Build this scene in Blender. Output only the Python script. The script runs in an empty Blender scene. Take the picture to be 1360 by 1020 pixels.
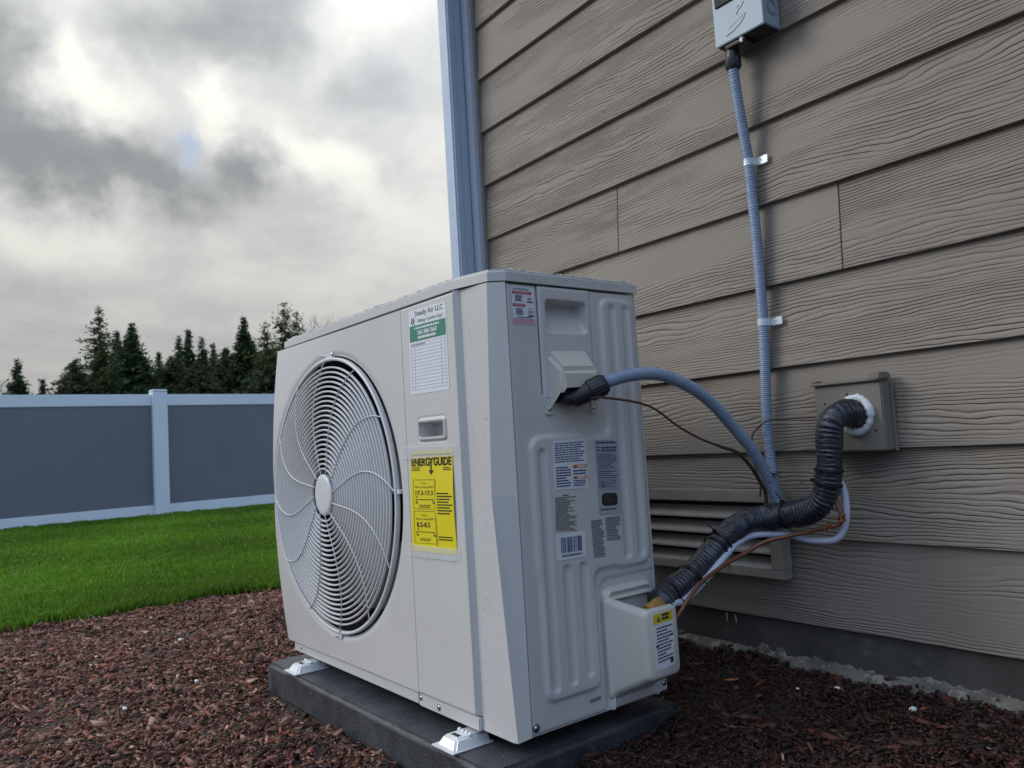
import bpy, bmesh, math, random
import numpy as np
from mathutils import Vector, Matrix

random.seed(7)
RNG = np.random.default_rng(7)
SC = bpy.context.scene
COL = SC.collection

# ------------------------------------------------------------------ camera
cam = bpy.data.cameras.new("camera")
cam.sensor_width = 36.0
cam.lens = 1041.05 / 1360 * 36
cam.clip_start, cam.clip_end = 0.02, 2000
cam.dof.use_dof = True
cam.dof.focus_distance = 1.35
cam.dof.aperture_fstop = 11
cam_o = bpy.data.objects.new("camera", cam)
COL.objects.link(cam_o)
r_, u_, f_ = (0.59383, 0.80237, -0.05977), (0.09625, 0.00292, 0.99535), (-0.79881, 0.59683, 0.07549)
cam_o.matrix_world = Matrix(((r_[0], u_[0], -f_[0], 0.0), (r_[1], u_[1], -f_[1], -1.4516),
                             (r_[2], u_[2], -f_[2], 0.8027), (0, 0, 0, 1)))
SC.camera = cam_o

# ------------------------------------------------------------------ sky, sun, exposure
SUN_EL, SUN_AZ = 31.0, 138.0          # azimuth counted from +y towards -x
SKY_STRENGTH = 0.1
CLOUD = 5.2                           # brightness of the cloud deck (before the strength)
SUN_E = 1.2
EXPOSURE = 0.32

world = bpy.data.worlds.new("World")
SC.world = world
world.use_nodes = True
nt = world.node_tree
nt.nodes.clear()


def N(tree, kind, **kw):
    n = tree.nodes.new(kind)
    for k, v in kw.items():
        setattr(n, k, v)
    return n


def setin(tree, sock, val):
    if isinstance(val, bpy.types.NodeSocket):
        tree.links.new(val, sock)
    elif val is not None:
        sock.default_value = val


def M_(tree, op, a=None, b=None, c=None, clamp=False):
    n = N(tree, "ShaderNodeMath", operation=op, use_clamp=clamp)
    for i, v in enumerate((a, b, c)):
        setin(tree, n.inputs[i], v)
    return n.outputs[0]


def mixc(tree, fac, a, b, blend="MIX"):
    n = N(tree, "ShaderNodeMix", data_type="RGBA", blend_type=blend)
    setin(tree, n.inputs[0], fac)
    setin(tree, n.inputs[6], a)
    setin(tree, n.inputs[7], b)
    return n.outputs[2]


def ramp(tree, fac, stops):
    n = N(tree, "ShaderNodeValToRGB")
    el = n.color_ramp.elements
    while len(el) < len(stops):
        el.new(0.5)
    for e, (p, c) in zip(el, stops):
        e.position = p
        e.color = (c[0], c[1], c[2], 1) if not isinstance(c, (int, float)) else (c, c, c, 1)
    setin(tree, n.inputs[0], fac)
    return n.outputs[0]


def noise(tree, vec, scale, detail=3, rough=0.5, dist=0.0, w=None):
    n = N(tree, "ShaderNodeTexNoise")
    if w is not None:
        n.noise_dimensions = "4D"
        setin(tree, n.inputs["W"], w)
    setin(tree, n.inputs["Vector"], vec)
    n.inputs["Scale"].default_value = scale
    n.inputs["Detail"].default_value = detail
    n.inputs["Roughness"].default_value = rough
    n.inputs["Distortion"].default_value = dist
    return n


def vmath(tree, op, a, b=None, scale=None):
    n = N(tree, "ShaderNodeVectorMath", operation=op)
    setin(tree, n.inputs[0], a)
    if b is not None:
        setin(tree, n.inputs[1], b)
    if scale is not None:
        n.inputs["Scale"].default_value = scale
    return n.outputs[0]


def build_sky():
    tc = N(nt, "ShaderNodeTexCoord")
    d = tc.outputs["Generated"]
    sep = N(nt, "ShaderNodeSeparateXYZ")
    nt.links.new(d, sep.inputs[0])
    x, y, z = sep.outputs
    # ragged edges: wobble of the direction
    w1 = noise(nt, d, 9.0, 4, 0.55)
    wsep = N(nt, "ShaderNodeSeparateColor")
    nt.links.new(w1.outputs["Color"], wsep.inputs[0])
    w2 = noise(nt, d, 30.0, 4, 0.6)
    wsep2 = N(nt, "ShaderNodeSeparateColor")
    nt.links.new(w2.outputs["Color"], wsep2.inputs[0])

    def wob(i, amp, amp2):
        a = M_(nt, "MULTIPLY", M_(nt, "SUBTRACT", wsep.outputs[i], 0.5), amp)
        b = M_(nt, "MULTIPLY", M_(nt, "SUBTRACT", wsep2.outputs[i], 0.5), amp2)
        return M_(nt, "ADD", a, b)
    az = M_(nt, "ADD", M_(nt, "MULTIPLY", M_(nt, "ARCTAN2", M_(nt, "MULTIPLY", x, -1.0), y), 57.2958), wob(0, 9.0, 2.2))
    el = M_(nt, "ADD", M_(nt, "MULTIPLY", M_(nt, "ARCSINE", z), 57.2958), wob(1, 7.0, 1.6))
    # broad billows over the whole dome, foreshortened towards the horizon
    zz = M_(nt, "ADD", M_(nt, "ABSOLUTE", z), 0.22)
    px, py = M_(nt, "DIVIDE", x, zz), M_(nt, "DIVIDE", y, zz)
    cv = N(nt, "ShaderNodeCombineXYZ")
    setin(nt, cv.inputs[0], px)
    setin(nt, cv.inputs[1], py)
    big = noise(nt, cv.outputs[0], 1.5, 5, 0.55, 0.4).outputs[0]
    fine = noise(nt, cv.outputs[0], 5.0, 5, 0.6, 0.3).outputs[0]
    val = M_(nt, "ADD", M_(nt, "MULTIPLY", M_(nt, "SUBTRACT", big, 0.5), 0.62),
             M_(nt, "MULTIPLY", M_(nt, "SUBTRACT", fine, 0.5), 0.30))
    val = M_(nt, "ADD", val, 0.60)
    # individual cloud banks and brighter gaps: azimuth, elevation, half widths, tilt (deg), weight
    banks = [
        (86.5, 20.0, 5.5, 2.6, -14, -.36), (80.0, 19.0, 5.0, 2.2, -16, -.30), (71.8, 20.0, 2.6, 1.6, -10, -.34),
        (75.5, 28.2, 5.5, 2.6, 0, -.28), (69.5, 29.2, 4.5, 2.6, 0, -.20), (63.5, 13.0, 6.5, 4.5, 0, .13),
        (62.5, 24.5, 3.2, 2.4, -15, -.16), (86.6, 25.6, 2.2, 3.2, 0, -.34), (76.5, 18.0, 3.5, 1.3, -25, -.12),
        (81.8, 24.0, 2.1, 2.0, -25, .40), (73.2, 23.2, 1.4, 2.4, 0, .42), (67.2, 20.6, 3.0, 1.3, -28, .40),
        (63.0, 18.0, 3.2, 1.4, -25, .30), (83.5, 14.8, 5.5, 1.9, 0, .34), (72.6, 15.2, 1.5, 1.9, -30, .14),
        (62.2, 30.2, 2.4, 1.6, 0, .30), (66.0, 27.0, 1.2, 2.4, -20, .14), (84.2, 29.0, 1.6, 1.2, 0, .16),
        (58.0, 17.0, 2.8, 5.0, 0, .14), (78.5, 24.4, 1.2, 2.0, 0, .10),
    ]
    for (a, e, sa, se, tilt, wgt) in banks:
        t = math.radians(tilt)
        da, de = M_(nt, "SUBTRACT", az, a), M_(nt, "SUBTRACT", el, e)
        # azimuth grows to the left, so flip it for the tilt
        p = M_(nt, "ADD", M_(nt, "MULTIPLY", da, -math.cos(t) / sa), M_(nt, "MULTIPLY", de, math.sin(t) / sa))
        q = M_(nt, "ADD", M_(nt, "MULTIPLY", da, math.sin(t) / se), M_(nt, "MULTIPLY", de, math.cos(t) / se))
        r2 = M_(nt, "ADD", M_(nt, "MULTIPLY", p, p), M_(nt, "MULTIPLY", q, q))
        g = M_(nt, "MULTIPLY", M_(nt, "EXPONENT", M_(nt, "MULTIPLY", r2, -0.7)), wgt * (1.0 if wgt < 0 else .85))
        val = M_(nt, "ADD", val, g)
    cloud = ramp(nt, val, [(0.0, (.27, .275, .275)), (0.28, (.39, .395, .395)), (0.55, (.71, .71, .69)),
                           (0.78, (.98, .95, .87)), (1.0, (1.14, 1.10, .98))])
    # an overcast dome is about three times brighter overhead than at the horizon
    cie = M_(nt, "ADD", 0.52, M_(nt, "MULTIPLY", M_(nt, "MAXIMUM", z, 0.0), 1.50))
    cloud = mixc(nt, 1.0, cloud, cie, "MULTIPLY")
    # turn cooler away from the sun
    sdir = (-math.sin(math.radians(88)), math.cos(math.radians(88)), 0.30)   # where the clouds glow
    dotn = N(nt, "ShaderNodeVectorMath", operation="DOT_PRODUCT")
    nt.links.new(d, dotn.inputs[0])
    dotn.inputs[1].default_value = sdir
    away = M_(nt, "MULTIPLY_ADD", dotn.outputs["Value"], -0.5, 0.5, clamp=True)
    tint = mixc(nt, away, (.98, 1.0, 1.03, 1), (.53, .80, 1.33, 1))
    cloud = mixc(nt, 1.0, cloud, tint, "MULTIPLY")
    cloud = vmath(nt, "SCALE", cloud, scale=CLOUD * 1.35)
    sky = N(nt, "ShaderNodeTexSky", sky_type="NISHITA", sun_disc=False)
    sky.sun_elevation = math.radians(SUN_EL)
    sky.sun_rotation = math.radians(-SUN_AZ)
    sky.air_density, sky.dust_density = 1.0, 1.5
    # thin places where the blue shows through
    da, de = M_(nt, "SUBTRACT", az, 75.6), M_(nt, "SUBTRACT", el, 21.0)
    r2 = M_(nt, "ADD", M_(nt, "MULTIPLY", M_(nt, "MULTIPLY", da, da), .9), M_(nt, "MULTIPLY", M_(nt, "MULTIPLY", de, de), .38))
    hole = M_(nt, "MULTIPLY", M_(nt, "EXPONENT", M_(nt, "MULTIPLY", r2, -1.5)), 0.62)
    thin = ramp(nt, noise(nt, cv.outputs[0], 2.3, 4, 0.6).outputs[0], [(0.60, 0.0), (0.80, 0.45)])
    thin = M_(nt, "MULTIPLY", thin, M_(nt, "MULTIPLY_ADD", z, 3.0, -1.0, clamp=True))
    fac = M_(nt, "MAXIMUM", hole, thin)
    blue = mixc(nt, 1.0, sky.outputs[0], (1.5, 1.45, 1.35, 1), "MULTIPLY")
    col = mixc(nt, fac, cloud, blue)
    bg = N(nt, "ShaderNodeBackground")
    nt.links.new(col, bg.inputs[0])
    bg.inputs[1].default_value = SKY_STRENGTH
    out = N(nt, "ShaderNodeOutputWorld")
    nt.links.new(bg.outputs[0], out.inputs[0])


build_sky()

sun = bpy.data.lights.new("sun", "SUN")
sun.energy = SUN_E
sun.angle = math.radians(26)
sun.color = (1.0, 0.97, 0.93)
sun_o = bpy.data.objects.new("sun", sun)
COL.objects.link(sun_o)
sd = Vector((-math.sin(math.radians(SUN_AZ)) * math.cos(math.radians(SUN_EL)),
             math.cos(math.radians(SUN_AZ)) * math.cos(math.radians(SUN_EL)), math.sin(math.radians(SUN_EL))))
sun_o.rotation_euler = sd.to_track_quat("Z", "Y").to_euler()
sun_o.location = (-4, -4, 6)

SC.render.engine = "CYCLES"
SC.view_settings.view_transform = "Standard"
SC.view_settings.look = "None"
SC.view_settings.exposure = EXPOSURE
SC.view_settings.gamma = 1.0
SC.view_settings.use_curve_mapping = False
SC.cycles.max_bounces = 6

# ------------------------------------------------------------------ materials
MATS = {}


def mat(name, color, rough=0.5, metal=0.0, vary=0.06, vscale=6.0, bump=0.0, bscale=60.0, spec=0.5, coat=0.0, bdist=0.001,
        speck=None, rvary=0.0):
    if name in MATS:
        return MATS[name]
    m = bpy.data.materials.new(name)
    m.use_nodes = True
    t = m.node_tree
    b = t.nodes["Principled BSDF"]
    tc = N(t, "ShaderNodeTexCoord")
    v = tc.outputs["Object"]
    c = (color[0], color[1], color[2], 1)
    if vary > 0:
        n = noise(t, v, vscale, 5, 0.6)
        lo = tuple(k * (1 - vary) for k in color) + (1,)
        hi = tuple(min(1, k * (1 + vary)) for k in color) + (1,)
        colr = ramp(t, n.outputs[0], [(0.3, lo[:3]), (0.7, hi[:3])])
        if speck:
            n2 = noise(t, v, speck[1], 2, 0.6)
            colr = mixc(t, ramp(t, n2.outputs[0], [(speck[2], 0.0), (speck[2] + 0.1, 1.0)]), colr, speck[0] + (1,))
        t.links.new(colr, b.inputs["Base Color"])
    else:
        b.inputs["Base Color"].default_value = c
    b.inputs["Roughness"].default_value = rough
    if rvary > 0:
        n3 = noise(t, v, vscale * 2.3, 4, 0.6)
        rr = N(t, "ShaderNodeMapRange")
        t.links.new(n3.outputs[0], rr.inputs[0])
        rr.inputs[1].default_value, rr.inputs[2].default_value = 0.3, 0.7
        rr.inputs[3].default_value, rr.inputs[4].default_value = max(.03, rough - rvary), min(1, rough + rvary)
        t.links.new(rr.outputs[0], b.inputs["Roughness"])
    b.inputs["Metallic"].default_value = metal
    b.inputs["Specular IOR Level"].default_value = spec
    b.inputs["Coat Weight"].default_value = coat
    if bump > 0:
        nb = noise(t, v, bscale, 4, 0.6)
        bp = N(t, "ShaderNodeBump")
        bp.inputs["Strength"].default_value = bump
        bp.inputs["Distance"].default_value = bdist
        t.links.new(nb.outputs[0], bp.inputs["Height"])
        t.links.new(bp.outputs[0], b.inputs["Normal"])
    MATS[name] = m
    return m


def attr_mat(name, rough=0.8, trans=0.0, spec=0.3, vary_scale=None):
    m = bpy.data.materials.new(name)
    m.use_nodes = True
    t = m.node_tree
    b = t.nodes["Principled BSDF"]
    a = N(t, "ShaderNodeAttribute", attribute_name="tint")
    c = a.outputs["Color"]
    if vary_scale:
        tc = N(t, "ShaderNodeTexCoord")
        n = noise(t, tc.outputs["Object"], vary_scale, 3, 0.6)
        c = mixc(t, 1.0, c, ramp(t, n.outputs[0], [(0.3, .7), (0.7, 1.25)]), "MULTIPLY")
    t.links.new(c, b.inputs["Base Color"])
    b.inputs["Roughness"].default_value = rough
    b.inputs["Specular IOR Level"].default_value = spec
    if trans > 0:
        tr = N(t, "ShaderNodeBsdfTranslucent")
        t.links.new(c, tr.inputs[0])
        mx = N(t, "ShaderNodeMixShader")
        mx.inputs[0].default_value = trans
        t.links.new(b.outputs[0], mx.inputs[1])
        t.links.new(tr.outputs[0], mx.inputs[2])
        t.links.new(mx.outputs[0], t.nodes["Material Output"].inputs[0])
    MATS[name] = m
    return m


def siding_mat():
    """painted fibre cement with pressed cedar grain"""
    m = bpy.data.materials.new("siding_paint")
    m.use_nodes = True
    t = m.node_tree
    b = t.nodes["Principled BSDF"]
    tc = N(t, "ShaderNodeTexCoord")
    oi = N(t, "ShaderNodeObjectInfo")
    off = M_(t, "MULTIPLY", oi.outputs["Random"], 37.0)
    v = tc.outputs["Object"]
    sep = N(t, "ShaderNodeSeparateXYZ")
    t.links.new(v, sep.inputs[0])

    def strv(sx, sz):
        c = N(t, "ShaderNodeCombineXYZ")
        setin(t, c.inputs[0], M_(t, "MULTIPLY", sep.outputs[0], sx))
        setin(t, c.inputs[1], M_(t, "MULTIPLY", sep.outputs[2], sz))
        return c.outputs[0]
    n1 = noise(t, strv(1.35, 10.0), 1.0, 1.0, 0.4, 0.0, off).outputs[0]
    n2 = noise(t, strv(9.0, 26.0), 1.0, 2.0, 0.5, 0.0, M_(t, "ADD", off, 5.0)).outputs[0]
    n3 = noise(t, strv(1.5, 9.0), 1.0, 1.0, 0.5, 0.0, M_(t, "ADD", off, 11.0)).outputs[0]
    ph = M_(t, "ADD", M_(t, "MULTIPLY", sep.outputs[2], 128.0),
            M_(t, "ADD", M_(t, "MULTIPLY", n1, 13.0), M_(t, "MULTIPLY", n2, 2.4)))
    fr = M_(t, "FRACT", ph)
    # narrow pressed grooves, steep on the upper side, with flat land between them
    prof = ramp(t, fr, [(0.0, 1.0), (0.30, 1.0), (0.52, 0.25), (0.62, 0.0), (0.74, 0.30), (0.86, 1.0)])
    n4 = noise(t, strv(7.0, 55.0), 1.0, 2.0, 0.55, 0.0, M_(t, "ADD", off, 19.0)).outputs[0]
    mask = M_(t, "MULTIPLY", ramp(t, n3, [(0.38, 0.05), (0.56, 1.0)]), ramp(t, n4, [(0.34, 0.12), (0.58, 1.0)]))
    depth = M_(t, "MULTIPLY", M_(t, "SUBTRACT", prof, 1.0), mask)
    fine = noise(t, strv(60, 420), 1.0, 2.0, 0.6).outputs[0]
    hgt = M_(t, "ADD", depth, M_(t, "MULTIPLY", fine, 0.12))
    bp = N(t, "ShaderNodeBump")
    bp.inputs["Strength"].default_value = 1.0
    bp.inputs["Distance"].default_value = 0.0027
    t.links.new(hgt, bp.inputs["Height"])
    t.links.new(bp.outputs[0], b.inputs["Normal"])
    base = ramp(t, noise(t, v, 3.0, 5, 0.6).outputs[0], [(0.3, (.236, .206, .172)), (0.7, (.277, .243, .205))])
    rnd = M_(t, "MULTIPLY_ADD", oi.outputs["Random"], 0.09, 0.955)
    base = mixc(t, 1.0, base, rnd, "MULTIPLY")
    t.links.new(base, b.inputs["Base Color"])
    b.inputs["Roughness"].default_value = 0.62
    b.inputs["Specular IOR Level"].default_value = 0.35
    MATS["siding"] = m
    return m


PAINT = mat("unit_paint", (.605, .598, .580), 0.26, vary=.035, vscale=3.0, bump=.16, bscale=6, bdist=.004, rvary=.05)
PAINT2 = mat("unit_paint_trim", (.60, .595, .58), 0.30, vary=.03, vscale=4.0)
GUARDM = mat("guard_plastic", (.66, .665, .665), 0.4, vary=.03)
BLADEM = mat("fan_blade_plastic", (.060, .056, .064), 0.45, vary=.05)
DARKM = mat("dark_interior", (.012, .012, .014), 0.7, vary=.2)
COILM = mat("coil_fins", (.045, .045, .05), 0.5, metal=0.4, vary=.2, vscale=80)
SCREWM = mat("screw_steel", (.62, .62, .64), 0.28, metal=1.0, vary=.1, vscale=200)
ZINCM = mat("zinc_foot", (.72, .74, .75), 0.32, metal=.25, vary=.05, vscale=20)
WHITEP = mat("sticker_white", (.74, .76, .80), 0.42, vary=.02)
CLEARP = mat("sticker_silver", (.40, .42, .46), 0.4, vary=.03)
INKM = mat("ink_dark", (.03, .035, .06), 0.5, vary=0)
INKB = mat("ink_blue", (.05, .07, .17), 0.5, vary=0)
INKW = mat("ink_white", (.72, .78, .78), 0.5, vary=0)
INKG = mat("ink_grey", (.22, .23, .23), 0.5, vary=0)
INKR = mat("ink_red", (.50, .035, .06), 0.5, vary=.05)
INKP = mat("ink_pink", (.62, .34, .44), 0.5, vary=.05)
INKO = mat("ink_orange", (.72, .22, .04), 0.5, vary=.05)
GREENP = mat("sticker_green", (.03, .21, .15), 0.4, vary=.06)
YELLOWP = mat("sticker_yellow", (.78, .66, .01), 0.45, vary=.03)
BLACKP = mat("sticker_black", (.015, .014, .014), 0.35, vary=0)
PADM = mat("pad_composite", (.046, .050, .058), 0.36, vary=.45, vscale=11, bump=1.0, bscale=230, bdist=.0022,
           speck=((.12, .127, .14), 260, .63), rvary=.12)
CONDM = mat("conduit_pvc", (.255, .325, .45), 0.36, vary=.05, vscale=20)
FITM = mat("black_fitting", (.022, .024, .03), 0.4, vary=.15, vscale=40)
BOXM = mat("box_pvc", (.34, .43, .50), 0.45, vary=.04, vscale=14, bump=.08, bscale=500)
FOAMM = mat("black_insulation", (.024, .029, .044), 0.22, vary=.7, vscale=150, bump=.8, bscale=420, bdist=.001, rvary=.1, spec=.8)
TIEM = mat("zip_tie_nylon", (.008, .008, .010), 0.4, vary=0)
TUBEM = mat("white_hose", (.56, .60, .74), 0.3, vary=.05, vscale=20)
COPM = mat("copper_jacket", (.21, .085, .048), 0.38, metal=.35, vary=.25, vscale=50)
BRASSM = mat("brass", (.82, .52, .17), 0.35, metal=.8, vary=.15, vscale=60)
WIREM = mat("brown_wire", (.075, .042, .032), 0.5, vary=.2, vscale=60)
CAULKM = mat("white_foam", (.76, .78, .80), 0.7, vary=.05, vscale=40, bump=.6, bscale=180, bdist=.002)
STRAPM = mat("strap_zinc", (.74, .80, .84), 0.3, metal=.35, vary=.06, vscale=80)
BLOCKM = mat("mount_block_paint", (.215, .195, .168), 0.6, vary=.08, vscale=20, bump=.2, bscale=300)
VENTM = mat("vent_paint", (.325, .298, .255), 0.55, vary=.12, vscale=30, bump=.2, bscale=260)
SIDING = siding_mat()
SHEATH = mat("sheathing_dark", (.02, .018, .016), 0.9, vary=.1)
TRIMM = mat("trim_white", (.50, .57, .66), 0.45, vary=.03, vscale=5, bump=.05, bscale=300)
TRIMB = mat("trim_taupe", (.20, .18, .17), 0.6, vary=.08, vscale=9)
SPOUTM = mat("downspout_enamel", (.43, .53, .66), 0.5, vary=.03, vscale=6, rvary=.05)
CONCM = mat("foundation_concrete", (.078, .072, .064), 0.85, vary=.35, vscale=7, bump=.6, bscale=90, bdist=.003,
            speck=((.12, .115, .105), 22, .64))
LEDGEM = mat("mortar_residue", (.15, .138, .118), 0.9, vary=.6, vscale=18, speck=((.30, .28, .245), 34, .54), bump=.8, bscale=110, bdist=.004)
FENCEW = mat("fence_white_vinyl", (.74, .79, .86), 0.42, vary=.03, vscale=2)
FENCEG = mat("fence_grey_vinyl", (.166, .175, .205), 0.5, vary=.06, vscale=1.2)
SOILM = mat("soil", (.034, .022, .017), 0.95, vary=.5, vscale=30, bump=1.0, bscale=70, bdist=.01)
TURFM = mat("turf_floor", (.026, .055, .010), 0.95, vary=.4, vscale=12)
BARKM = mat("tree_bark", (.05, .042, .035), 0.9, vary=.3, vscale=3)
TWIGM = mat("bare_twigs", (.16, .135, .13), 0.9, vary=.2, vscale=3)
PEBM = mat("pebble_white", (.72, .71, .68), 0.6, vary=.08, vscale=90)
ORNM = mat("orange_wood", (.52, .17, .045), 0.7, vary=.25, vscale=90)
REDWM = mat("red_wood", (.34, .075, .045), 0.7, vary=.25, vscale=90)
TANWM = mat("tan_wood", (.42, .31, .24), 0.75, vary=.25, vscale=90)
MULCHM = attr_mat("bark_chip", 0.62, 0.0, 0.4, 60)
GRASSM = attr_mat("grass_blade", 0.5, 0.35, 0.25)
NEEDLEM = attr_mat("conifer_needles", 0.75, 0.15, 0.15)


def glassy(name):
    m = bpy.data.materials.new(name)
    m.use_nodes = True
    b = m.node_tree.nodes["Principled BSDF"]
    b.inputs["Base Color"].default_value = (.9, .95, 1, 1)
    b.inputs["Roughness"].default_value = 0.03
    b.inputs["Transmission Weight"].default_value = 0.9
    b.inputs["IOR"].default_value = 1.33
    MATS[name] = m
    return m


WATERM = glassy("water_drop")


def tape_mat():
    m = bpy.data.materials.new("clear_tape")
    m.use_nodes = True
    t = m.node_tree
    b = t.nodes["Principled BSDF"]
    b.inputs["Base Color"].default_value = (.80, .82, .86, 1)
    b.inputs["Roughness"].default_value = 0.18
    b.inputs["Alpha"].default_value = 0.42
    MATS["tape"] = m
    return m


TAPEM = tape_mat()

def pad_wear():
    t = PADM.node_tree
    b = t.nodes["Principled BSDF"]
    src = b.inputs["Base Color"].links[0].from_socket
    tc = N(t, "ShaderNodeTexCoord")
    mp = N(t, "ShaderNodeMapping")
    mp.inputs["Scale"].default_value = (38, 38, 5)
    t.links.new(tc.outputs["Object"], mp.inputs[0])
    st = noise(t, mp.outputs[0], 1.0, 4, 0.65).outputs[0]
    c = mixc(t, ramp(t, st, [(0.55, 0.0), (0.78, 0.40)]), src, (.10, .108, .125, 1))
    geo = N(t, "ShaderNodeNewGeometry")
    wn = noise(t, tc.outputs["Object"], 55, 4, 0.7).outputs[0]
    e = M_(t, "ADD", geo.outputs["Pointiness"], M_(t, "MULTIPLY", M_(t, "SUBTRACT", wn, 0.5), 0.16))
    c = mixc(t, ramp(t, e, [(0.585, 0.0), (0.68, 0.6)]), c, (.20, .21, .225, 1))
    t.links.new(c, b.inputs["Base Color"])


pad_wear()

# ------------------------------------------------------------------ helpers
ORIGIN = {}


def link(o, parent=None):
    COL.objects.link(o)
    if parent is not None:
        o.parent = parent
    return o


def tag(o, label=None, cat=None, group=None, kind=None):
    if label:
        o["label"] = label
    if cat:
        o["category"] = cat
    if group:
        o["group"] = group
    if kind:
        o["kind"] = kind
    return o


def thing(name, loc, label, cat, group=None, rz=0.0):
    o = bpy.data.objects.new(name, None)
    o.empty_display_size = 0.1
    o.location = loc
    o.rotation_euler = (0, 0, rz)
    link(o)
    ORIGIN[o.name] = Vector(loc)
    return tag(o, label, cat, group)


class MB:
    """collects shapes and links them as one mesh object"""

    def __init__(self):
        self.v, self.f = [], []

    def add(self, verts, faces):
        b = len(self.v)
        self.v += [tuple(p) for p in verts]
        self.f += [tuple(i + b for i in f) for f in faces]
        return self

    def bm(self, bm, mtx=None):
        bm.verts.index_update()
        vs = [(mtx @ v.co) if mtx else v.co.copy() for v in bm.verts]
        fs = [[v.index for v in f.verts] for f in bm.faces]
        bm.free()
        return self.add(vs, fs)

    def box(self, lo, hi, bev=0.0, seg=2, mtx=None):
        bm = bmesh.new()
        bmesh.ops.create_cube(bm, size=1)
        for v in bm.verts:
            v.co = Vector([lo[i] + (v.co[i] + .5) * (hi[i] - lo[i]) for i in range(3)])
        if bev > 0:
            bmesh.ops.bevel(bm, geom=bm.edges[:], offset=bev, segments=seg, affect="EDGES", clamp_overlap=True)
        return self.bm(bm, mtx)

    def poly(self, pts):
        return self.add(pts, [tuple(range(len(pts)))])

    def prism(self, poly, axis, a, b, bev=0.0, seg=2):
        """poly: 2-D outline in the other two axes (cyclic order), extruded along axis from a to b"""
        n = len(poly)

        def mk(p, t):
            q = [p[0], p[1]]
            q.insert(axis, t)
            return q
        vs = [mk(p, a) for p in poly] + [mk(p, b) for p in poly]
        fs = [tuple(range(n))[::-1], tuple(range(n, 2 * n))] + [(i, (i + 1) % n, n + (i + 1) % n, n + i) for i in range(n)]
        bm = bmesh.new()
        bv = [bm.verts.new(v) for v in vs]
        for f in fs:
            bm.faces.new([bv[i] for i in f])
        bmesh.ops.recalc_face_normals(bm, faces=bm.faces[:])
        if bev > 0:
            bmesh.ops.bevel(bm, geom=bm.edges[:], offset=bev, segments=seg, affect="EDGES", clamp_overlap=True)
        return self.bm(bm)

    def tube(self, pts, rad, seg=12, caps=True):
        pts = [Vector(p) for p in pts]
        n = len(pts)
        rads = rad if hasattr(rad, "__len__") else [rad] * n
        tan = [(pts[min(i + 1, n - 1)] - pts[max(i - 1, 0)]).normalized() for i in range(n)]
        ref = Vector((0, 0, 1)) if abs(tan[0].z) < .9 else Vector((1, 0, 0))
        u = tan[0].cross(ref).normalized()
        vs, fs = [], []
        cs = [(math.cos(2 * math.pi * k / seg), math.sin(2 * math.pi * k / seg)) for k in range(seg)]
        for i in range(n):
            u = (u - tan[i] * u.dot(tan[i])).normalized()
            w = tan[i].cross(u)
            r = rads[i]
            if hasattr(r, "__len__"):
                vs += [pts[i] + u * (c * r[k]) + w * (s * r[k]) for k, (c, s) in enumerate(cs)]
            else:
                vs += [pts[i] + u * (c * r) + w * (s * r) for c, s in cs]
        for i in range(n - 1):
            for k in range(seg):
                k2 = (k + 1) % seg
                fs.append((i * seg + k, i * seg + k2, (i + 1) * seg + k2, (i + 1) * seg + k))
        if caps:
            fs.append(tuple(range(seg))[::-1])
            fs.append(tuple((n - 1) * seg + k for k in range(seg)))
        return self.add(vs, fs)

    def ring(self, c, axis, R, r, seg=28, rs=6, squash=1.0):
        ax = Vector(axis).normalized()
        u = ax.cross(Vector((0, 0, 1)) if abs(ax.z) < .9 else Vector((1, 0, 0))).normalized()
        w = ax.cross(u)
        c = Vector(c)
        vs, fs = [], []
        for i in range(seg):
            a = 2 * math.pi * i / seg
            e = u * math.cos(a) + w * math.sin(a)
            for k in range(rs):
                b = 2 * math.pi * k / rs
                vs.append(c + e * (R + r * math.cos(b)) + ax * (r * squash * math.sin(b)))
        for i in range(seg):
            for k in range(rs):
                i2, k2 = (i + 1) % seg, (k + 1) % rs
                fs.append((i * rs + k, i * rs + k2, i2 * rs + k2, i2 * rs + k))
        return self.add(vs, fs)

    def cyl(self, a, b, r0, r1=None, seg=16):
        return self.tube([a, b], [r0, r0 if r1 is None else r1], seg)

    def dome(self, c, axis, r, h, seg=12, rings=4):
        ax = Vector(axis).normalized()
        u = ax.cross(Vector((0, 0, 1)) if abs(ax.z) < .9 else Vector((1, 0, 0))).normalized()
        w = ax.cross(u)
        c = Vector(c)
        vs, fs = [], []
        for j in range(rings):
            t = j / rings * math.pi / 2
            for i in range(seg):
                a = 2 * math.pi * i / seg
                vs.append(c + (u * math.cos(a) + w * math.sin(a)) * (r * math.cos(t)) + ax * (h * math.sin(t)))
        vs.append(c + ax * h)
        for j in range(rings - 1):
            for i in range(seg):
                i2 = (i + 1) % seg
                fs.append((j * seg + i, j * seg + i2, (j + 1) * seg + i2, (j + 1) * seg + i))
        for i in range(seg):
            fs.append(((rings - 1) * seg + i, (rings - 1) * seg + (i + 1) % seg, len(vs) - 1))
        return self.add(vs, fs)

    def build(self, name, material, parent=None, smooth=35, world=False, loc=None):
        me = bpy.data.meshes.new(name)
        v = self.v
        root = parent
        while root is not None and root.parent is not None:
            root = root.parent
        if world and root is not None:
            o0 = ORIGIN[root.name]
            v = [(p[0] - o0[0], p[1] - o0[1], p[2] - o0[2]) for p in v]
        if loc is not None:
            v = [(p[0] - loc[0], p[1] - loc[1], p[2] - loc[2]) for p in v]
        me.from_pydata(v, [], self.f)
        bm = bmesh.new()
        bm.from_mesh(me)
        bmesh.ops.recalc_face_normals(bm, faces=bm.faces[:])
        bm.to_mesh(me)
        bm.free()
        me.materials.append(material)
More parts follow.
